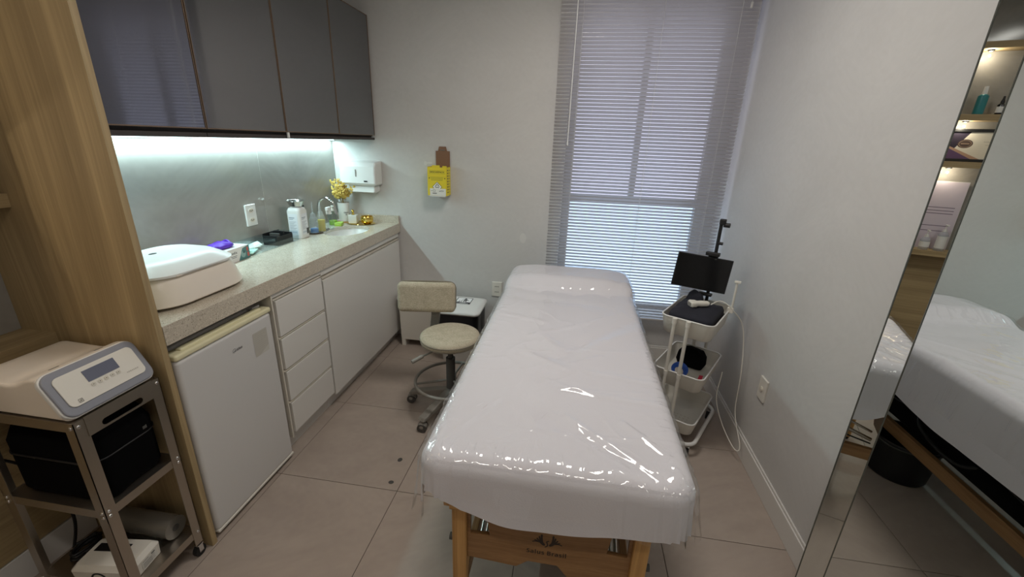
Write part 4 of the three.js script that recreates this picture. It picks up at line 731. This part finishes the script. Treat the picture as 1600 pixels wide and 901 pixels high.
  // dried flowers: feathery stems
  const fl = thing('dried_flowers', 'bunch of yellow dried plume flowers in the white vase', 'flowers', [-1.715, YT + 0.1, -2.965]);
  for (let i = 0; i < 17; i++) {
    const a = rr(0, 6.28), sp2 = rr(0.02, 0.095), top = [sp2 * Math.cos(a), rr(0.13, 0.225) - sp2 * 0.5, sp2 * Math.sin(a) + 0.012], mid = [top[0] * 0.35, top[1] * 0.6, top[2] * 0.35];
    const s = part(fl, 'stem', tube([[top[0] * 0.1, 0, top[2] * 0.1], mid, top], 0.0014, 8, 5), M.stem), puffs = [];
    for (let k = 0; k < 26; k++) { const u = rr(0.35, 1.05), r = 0.03 * (1.25 - u * 0.7), b = rr(0, 6.28), c = [mid[0] + (top[0] - mid[0]) * (u - 0.35) * 1.6, mid[1] + (top[1] - mid[1]) * (u - 0.35) * 1.6, mid[2] + (top[2] - mid[2]) * (u - 0.35) * 1.6]; const e = [c[0] + r * Math.cos(b), c[1] + r * 0.55 * rr(0.2, 1.2), c[2] + r * Math.sin(b)]; puffs.push(bar(c, e, 0.0011, 4)); for (let m = 0; m < 3; m++) { const q = rr(0.45, 1); puffs.push(new THREE.IcosahedronGeometry(rr(0.0035, 0.007), 0).translate(c[0] + (e[0] - c[0]) * q + rr(-0.004, 0.004), c[1] + (e[1] - c[1]) * q + rr(-0.004, 0.004), c[2] + (e[2] - c[2]) * q + rr(-0.004, 0.004))); } }
    part(s, 'plume', puffs, M.flower);
  }
  const gt = thing('gold_tray', 'round gold rimmed tray in the far counter corner', 'tray', [-1.575, YT, -2.945]);
  part(gt, 'tray', lathe([[0, 0], [0.07, 0], [0.082, 0.006], [0.084, 0.007], [0.08, 0.0085], [0.069, 0.003], [0, 0.003]], 40).scale(1.3, 1, 0.95), M.gold);
  const cb = thing('cube_dispenser', 'white cube box with gold knob on the gold tray', 'box', [-1.63, YT + 0.0035, -2.94], R(12));
  part(cb, 'cube', box(0.06, 0.062, 0.06, 0, 0.031, 0, 0.003), M.white); part(cb, 'knob', lathe([[0, 0.062], [0.012, 0.062], [0.008, 0.07], [0.006, 0.078], [0.011, 0.084], [0.009, 0.092], [0.004, 0.1], [0, 0.101]], 18), M.gold);
  const gb = thing('gold_bowl', 'shiny gold ribbed bowl on the gold tray beside the cube box', 'bowl', [-1.525, YT + 0.0035, -2.945]);
  part(gb, 'bowl', lathe([[0, 0], [0.025, 0], [0.04, 0.012], [0.046, 0.026], [0.044, 0.034], [0.046, 0.042], [0.043, 0.056], [0.039, 0.056], [0.04, 0.03], [0.034, 0.014], [0, 0.006]], 32), M.gold);
}
// ------------------------------------------------------------------ steel equipment cart beside the oak panel
{
  const t = thing('steel_cart', 'stainless steel angle-frame cart on casters beside the oak panel', 'cart', [-1.515, 0, -0.917]);
  const hx = 0.185, hz = 0.128, w = 0.032, th = 0.002, S = M.steel;
  for (const sx of [-1, 1]) for (const sz of [-1, 1]) {
    const x0 = sx > 0 ? hx - w : -hx, z0 = sz > 0 ? hz - w : -hz;
    part(t, 'leg', [span(x0, x0 + w, 0.06, 0.785, sz > 0 ? hz - th : -hz, sz > 0 ? hz : -hz + th), span(sx > 0 ? hx - th : -hx, sx > 0 ? hx : -hx + th, 0.06, 0.785, z0, z0 + w)], S);
    const sc = [];
    for (const y of [0.77, 0.462, 0.445, 0.115]) { sc.push(ball(0.006, sx * (hx - 0.011), y, sz * (hz + 0.001), 1, 1, 0.6, 8), ball(0.006, sx * (hx + 0.001), y, sz * (hz - 0.011), 0.6, 1, 1, 8)); }
    for (const g of sc) part(t, 'screw', g, M.chrome);
    const c = part(t, 'caster', cylX(0.022, 0.018, sx * (hx - 0.012), 0.022, sz * (hz - 0.014), 18), M.rubber);
    part(c, 'fork', [box(0.024, 0.004, 0.024, sx * (hx - 0.012), 0.052, sz * (hz - 0.014)), box(0.003, 0.036, 0.018, sx * (hx - 0.012) + 0.0112, 0.036, sz * (hz - 0.014), 0.001), box(0.003, 0.036, 0.018, sx * (hx - 0.012) - 0.0112, 0.036, sz * (hz - 0.014), 0.001)], M.chrome);
  }
  const frame = (y, h) => {
    part(t, 'rail', span(hx - th * 2, hx - th, y - h, y, -hz + w * 0.3, hz - w * 0.3), S); part(t, 'rail', span(-hx + th, -hx + th * 2, y - h, y, -hz + w * 0.3, hz - w * 0.3), S);
    part(t, 'rail', span(-hx + w * 0.3, hx - w * 0.3, y - h, y, hz - th * 2, hz - th), S); part(t, 'rail', span(-hx + w * 0.3, hx - w * 0.3, y - h, y, -hz + th, -hz + th * 2), S);
    part(t, 'shelf_sheet', span(-hx + th * 2, hx - th * 2, y - 0.004, y - 0.002, -hz + th * 2, hz - th * 2), S);
  };
  frame(0.785, 0.032); frame(0.467, 0.03); frame(0.125, 0.03);
  const slot = []; for (let i = 0; i < 24; i++) { const a = 2 * Math.PI * i / 24; slot.push([(Math.cos(a) > 0 ? 0.05 : -0.05) + 0.012 * Math.cos(a), -0.046 + 0.011 * Math.sin(a)]); }
  part(t, 'handle_plate', extrude([[-0.1, 0], [0.1, 0], [0.1, -0.064], [-0.1, -0.064]], 0.002, 0, [slot]).rotateY(Math.PI / 2).translate(hx + 0.0005, 0.79, 0), S, 'front plate with long hand slot');
}
{
  const t = thing('equipment_console', 'cream console unit with grey bezel and display on the steel cart', 'medical device', [-1.515, 0.787, -0.917]);
  // body: side profile extruded along z
  const s = new THREE.Shape(); s.moveTo(0.168, 0); s.lineTo(0.105, 0.128); s.bezierCurveTo(0.06, 0.13, 0.05, 0.1, 0.0, 0.1); s.lineTo(-0.12, 0.105); s.quadraticCurveTo(-0.17, 0.105, -0.175, 0.06); s.lineTo(-0.175, 0); s.lineTo(0.168, 0);
  part(t, 'body', new THREE.ExtrudeGeometry(s, { depth: 0.222, bevelEnabled: true, bevelThickness: 0.014, bevelSize: 0.01, bevelOffset: -0.01, bevelSegments: 4, curveSegments: 14 }).translate(0, 0.001, -0.111), M.creamPlastic);
  const tilt = Math.atan2(0.068, 0.124), n = V(Math.cos(tilt), Math.sin(tilt), 0), up = V(-Math.sin(tilt), Math.cos(tilt), 0);
  const m = new THREE.Matrix4().makeBasis(V(0, 0, -1), up, n).setPosition(0.139, 0.067, 0);
  const rr2 = (w, h, r, d, z, b) => { const pts = ring(w / 2, h / 2, r, 8, [1, 1]).map(([x, y]) => [x, y]); return extrude(pts, d, b).translate(0, 0, z).applyMatrix4(m); };
  part(t, 'rim', rr2(0.264, 0.146, 0.03, 0.008, -0.004, 0.003), M.white, 'white outer rim');
  const f = part(t, 'bezel', rr2(0.256, 0.139, 0.027, 0.01, 0.0, 0.004), M.bezel, 'grey front bezel');
  part(f, 'face_plate', rr2(0.218, 0.096, 0.016, 0.002, 0.0135, 0.0008).translate(0, 0.003, 0), M.offWhite, 'cream face plate');
  part(f, 'display', box(0.088, 0.036, 0.001, 0.005, 0.02, 0.0186).applyMatrix4(m), phys({ color: 0x6b6f80, roughness: 0.2 }), 'blue grey display');
  const btn = print(64, 64, (x) => { x.fillStyle = '#ddd8ca'; x.fillRect(0, 0, 64, 64); x.strokeStyle = '#98948a'; x.lineWidth = 4; x.beginPath(); x.arc(32, 32, 27, 0, 7); x.stroke(); x.fillStyle = '#6b675f'; x.fillRect(22, 24, 20, 16); });
  for (let i = 0; i < 5; i++) part(f, 'button', plane(0.011, 0.011).translate(-0.033 + i * 0.0178, -0.009, 0.0192).applyMatrix4(m), btn);
  const lg = print(256, 64, (x, w, h) => { x.fillStyle = '#8d887c'; x.font = '30px sans-serif'; x.textAlign = 'center'; x.fillText('V E N A S O N', w / 2, 42); }, { alpha: true });
  part(f, 'lettering', plane(0.05, 0.0125).translate(0.073, -0.023, 0.0192).applyMatrix4(m), lg, 'faint spaced grey lettering');
  const em = print(64, 64, (x) => { x.strokeStyle = '#6b675f'; x.lineWidth = 5; x.strokeRect(6, 6, 52, 52); x.beginPath(); x.moveTo(16, 48); x.lineTo(30, 20); x.lineTo(34, 44); x.lineTo(50, 16); x.stroke(); }, { alpha: true });
  part(f, 'emblem', plane(0.012, 0.012).translate(-0.082, -0.034, 0.0192).applyMatrix4(m), em, 'small square emblem');
  for (const z of [-0.06, 0.06]) part(t, 'top_slot', box(0.008, 0.003, 0.026, 0.082, 0.1255, z, 0.001), M.darkGrey);
  const b = thing('black_suitcase', 'soft black case filling the cart middle shelf', 'case', [-1.515, 0.467, -0.92]);
  part(b, 'body', loft(closed([{ hx: 0.155, hz: 0.095, rc: 0.04, y: 0.001 }, { hx: 0.165, hz: 0.105, rc: 0.05, y: 0.02 }, { hx: 0.165, hz: 0.105, rc: 0.05, y: 0.19 }, { hx: 0.15, hz: 0.09, rc: 0.05, y: 0.24 }, { hx: 0.11, hz: 0.06, rc: 0.04, y: 0.262 }]), { nc: 8, ns: [6, 6], fn: (p) => { p[0] += 0.006 * noise(p[0] * 14, p[1] * 14, p[2] * 14); } }), phys({ color: 0x050506, roughness: 1, specularIntensity: 0.2 }));
  part(b, 'zip', tube(ring(0.166, 0.107, 0.05, 5, [3, 3]).map(([x, z]) => [x, 0.15, z]), 0.003, 90, 6, true, 0.2), M.black); part(b, 'badge', box(0.003, 0.012, 0.014, 0.166, 0.17, -0.055, 0.001), M.darkGrey);
  const c = thing('white_control_box', 'white vented control box with label on the cart bottom shelf', 'device', [-1.47, 0.1255, -0.862], R(8));
  part(c, 'housing', loft(closed([{ hx: 0.1, hz: 0.06, rc: 0.012, y: 0 }, { hx: 0.102, hz: 0.062, rc: 0.012, y: 0.045 }, { hx: 0.09, hz: 0.05, rc: 0.01, y: 0.062 }]), { crease: 0.5 }), M.offWhite);
  part(c, 'panel', box(0.11, 0.002, 0.03, -0.02, 0.0628, -0.016, 0.0005), M.black, 'dark printed strip'); for (const [x, z, r] of [[0.04, 0.03, 0.008], [0.06, 0.015, 0.009], [0.07, 0.033, 0.006], [0.03, 0.01, 0.005]]) part(c, 'vent_hole', cyl(r, r, 0.002, x, 0.0625, z, 16), M.black);
  part(c, 'vent_ring', new THREE.TorusGeometry(0.022, 0.004, 6, 24).translate(-0.01, 0.018, 0.06), M.black);
  const lb = print(128, 96, (x) => { x.fillStyle = '#d8d6cf'; x.fillRect(0, 0, 128, 96); x.fillStyle = '#555'; for (let i = 0; i < 6; i++) x.fillRect(8, 34 + i * 10, 100 - (i % 2) * 24, 4); x.fillRect(84, 8, 30, 16); x.fillRect(8, 12, 50, 6); });
  part(c, 'label', plane(0.06, 0.034).rotateY(Math.PI / 2).translate(0.1026, 0.024, -0.01), lb, 'white rating label');
  const r = thing('film_roll', 'roll of clear plastic film wrapped in bag on the cart bottom shelf', 'film roll', [-1.5, 0.1255, -0.997]);
  part(r, 'roll', cylX(0.042, 0.25, 0, 0.0425, 0, 32), phys({ color: 0x77736b, roughness: 0.15, clearcoat: 0.6 })); part(r, 'core', [cylX(0.013, 0.252, 0, 0.0425, 0, 18)], M.darkGrey);
  part(r, 'loose_bag', loft([{ hx: 0.05, hz: 0.012, rc: 0.01, y: 0.002, cx: 0.05, cz: 0.052 }, { hx: 0.045, hz: 0.014, rc: 0.01, y: 0.02, cx: 0.06, cz: 0.05 }, { hx: 0.05, hz: 0.01, rc: 0.008, y: 0.05, cx: 0.04, cz: 0.046 }], { nc: 5, ns: [8, 4], fn: (p) => { p[0] += 0.014 * noise(p[0] * 40, p[1] * 40, p[2] * 40); p[2] += 0.008 * noise(p[1] * 60, p[0] * 50, 4); } }), M.clear, 'crumpled clear bag');
  const k = thing('cable_bundle', 'tangled black cables behind the control box on the cart bottom shelf', 'cables', [-1.63, 0.1255, -0.885]);
  for (let i = 0; i < 4; i++) { const pts = []; for (let j = 0; j < 9; j++) { const a = j * 1.5 + i; pts.push([0.035 * Math.cos(a) * rr(0.5, 1.1), 0.008 + 0.006 * i + 0.01 * rnd(), 0.05 * Math.sin(a) * rr(0.6, 1.1)]); } part(k, 'cable', tube(pts, 0.005, 60, 6), M.black); }
  const pl = thing('power_cable', 'black power cable hanging behind the steel cart', 'cable', [0, 0, 0]);
  part(pl, 'cord', tube([[-1.715, 0.8, -0.62], [-1.73, 0.7, -0.7], [-1.74, 0.6, -0.8], [-1.74, 0.45, -0.9], [-1.75, 0.2, -0.95], [-1.76, 0.006, -0.9]], 0.005, 60, 6), M.black);
}
// wooden backing and baseboard under the shelf
{
  const b = structure('baseboard_left', 'white baseboard below the oak back panel', 'baseboard'); part(b, 'board', span(XN, XN + 0.014, 0, 0.118, -1.066, 0.598, 0.003), M.whiteLam);
}
// ------------------------------------------------------------------ things on the shelves (seen in the mirror strip)
{
  const NX = -1.79;
  const pic = print(256, 256, (x, w, h) => { x.fillStyle = '#d9d3c4'; x.fillRect(0, 0, w, h); x.fillStyle = '#2e2636'; x.beginPath(); x.moveTo(150, 0); x.lineTo(w, 0); x.lineTo(w, h); x.quadraticCurveTo(200, 120, 150, 0); x.fill(); x.fillStyle = '#5d4468'; x.beginPath(); x.moveTo(90, h); x.lineTo(w, 150); x.lineTo(w, h); x.fill(); x.fillStyle = '#b08f78'; x.beginPath(); x.moveTo(60, h); x.lineTo(110, h); x.lineTo(w, 150); x.lineTo(w, 130); x.fill(); x.fillStyle = '#4a3a34'; x.beginPath(); x.arc(165, 112, 42, 0, 7); x.fill(); x.strokeStyle = '#9a8472'; x.lineWidth = 4; x.beginPath(); x.arc(165, 112, 33, 0, 7); x.stroke(); x.fillStyle = '#9a8472'; x.fillRect(142, 106, 46, 10); x.fillStyle = '#8d8a82'; x.fillRect(20, 90, 50, 3); x.fillRect(20, 120, 36, 3); });
  const p = thing('framed_picture', 'black framed picture with round emblem standing on an oak shelf', 'picture', [-1.83, 1.5405, -0.375], Math.PI / 2);
  part(p, 'frame', [span(-0.14, 0.14, 0, 0.02, 0, 0.016, 0.002), span(-0.14, 0.14, 0.2, 0.22, 0, 0.016, 0.002), span(-0.14, -0.125, 0.02, 0.2, 0, 0.016, 0.002), span(0.125, 0.14, 0.02, 0.2, 0, 0.016, 0.002)], M.black); part(p, 'print', plane(0.25, 0.18).translate(0, 0.11, 0.008), pic, 'cream and purple artwork'); 
  const cert = print(256, 512, (x, w, h) => { x.fillStyle = '#cfc4d0'; x.fillRect(0, 0, w, h); x.fillStyle = '#6d6072'; for (const y of [190, 214, 236, 330, 370]) x.fillRect(30, y, 170, 5); });
  const ct = thing('certificate_board', 'pale lilac printed board leaning on the lower oak shelf', 'board', [-1.84, 0.9, -0.43], Math.PI / 2);
  part(ct, 'board', box(0.26, 0.5, 0.008, 0, 0.25, 0, 0.001), M.white); part(ct, 'print', plane(0.255, 0.495).translate(0, 0.25, 0.0046), cert, 'lilac page with lines of text');
  const pump = (z, h, label) => { const o = thing('pump_bottle', label, 'bottle', [-1.775, 0.9005, z], 0, 'clear pump bottles on the lower shelf'); part(o, 'body', lathe([[0, 0], [0.028, 0], [0.03, 0.004], [0.03, h - 0.02], [0.02, h], [0.012, h + 0.006]], 24), M.frost); part(o, 'label', lathe([[0.0304, 0.02], [0.0304, h - 0.03]], 24), M.white, 'pale wraparound label'); part(o, 'pump', [cyl(0.013, 0.012, 0.016, 0, h + 0.012, 0), cyl(0.004, 0.004, 0.03, 0, h + 0.034, 0, 10), box(0.04, 0.009, 0.014, 0.012, h + 0.052, 0, 0.003)], M.white); };
  pump(-0.36, 0.14, 'taller clear pump bottle on the lower oak shelf'); pump(-0.45, 0.09, 'shorter clear pump bottle on the lower oak shelf');
  const g = thing('teal_bottle', 'teal cylinder bottle with white cap on the upper oak shelf', 'bottle', [-1.775, 1.8505, -0.42]);
  part(g, 'body', lathe([[0, 0], [0.026, 0], [0.028, 0.004], [0.028, 0.115], [0.02, 0.125], [0.012, 0.128]], 24), M.teal); part(g, 'cap', cyl(0.014, 0.011, 0.05, 0, 0.152, 0), M.white);
  const d = thing('dropper_bottle', 'small dark dropper bottle with white label on the upper oak shelf', 'bottle', [-1.775, 1.8505, -0.315]);
  part(d, 'body', lathe([[0, 0], [0.018, 0], [0.02, 0.003], [0.02, 0.06], [0.01, 0.07]], 20), M.blackGloss); part(d, 'label', lathe([[0.0204, 0.012], [0.0204, 0.05]], 20), M.white, 'white label'); part(d, 'dropper', [cyl(0.011, 0.01, 0.02, 0, 0.078, 0), cyl(0.008, 0.005, 0.03, 0, 0.1, 0)], M.black);
}
scene.traverse((o) => { if (o.isMesh) { o.castShadow = true; o.receiveShadow = true; } if (o.isLight && o.shadow) o.castShadow = true; });
renderer.render(scene, camera);
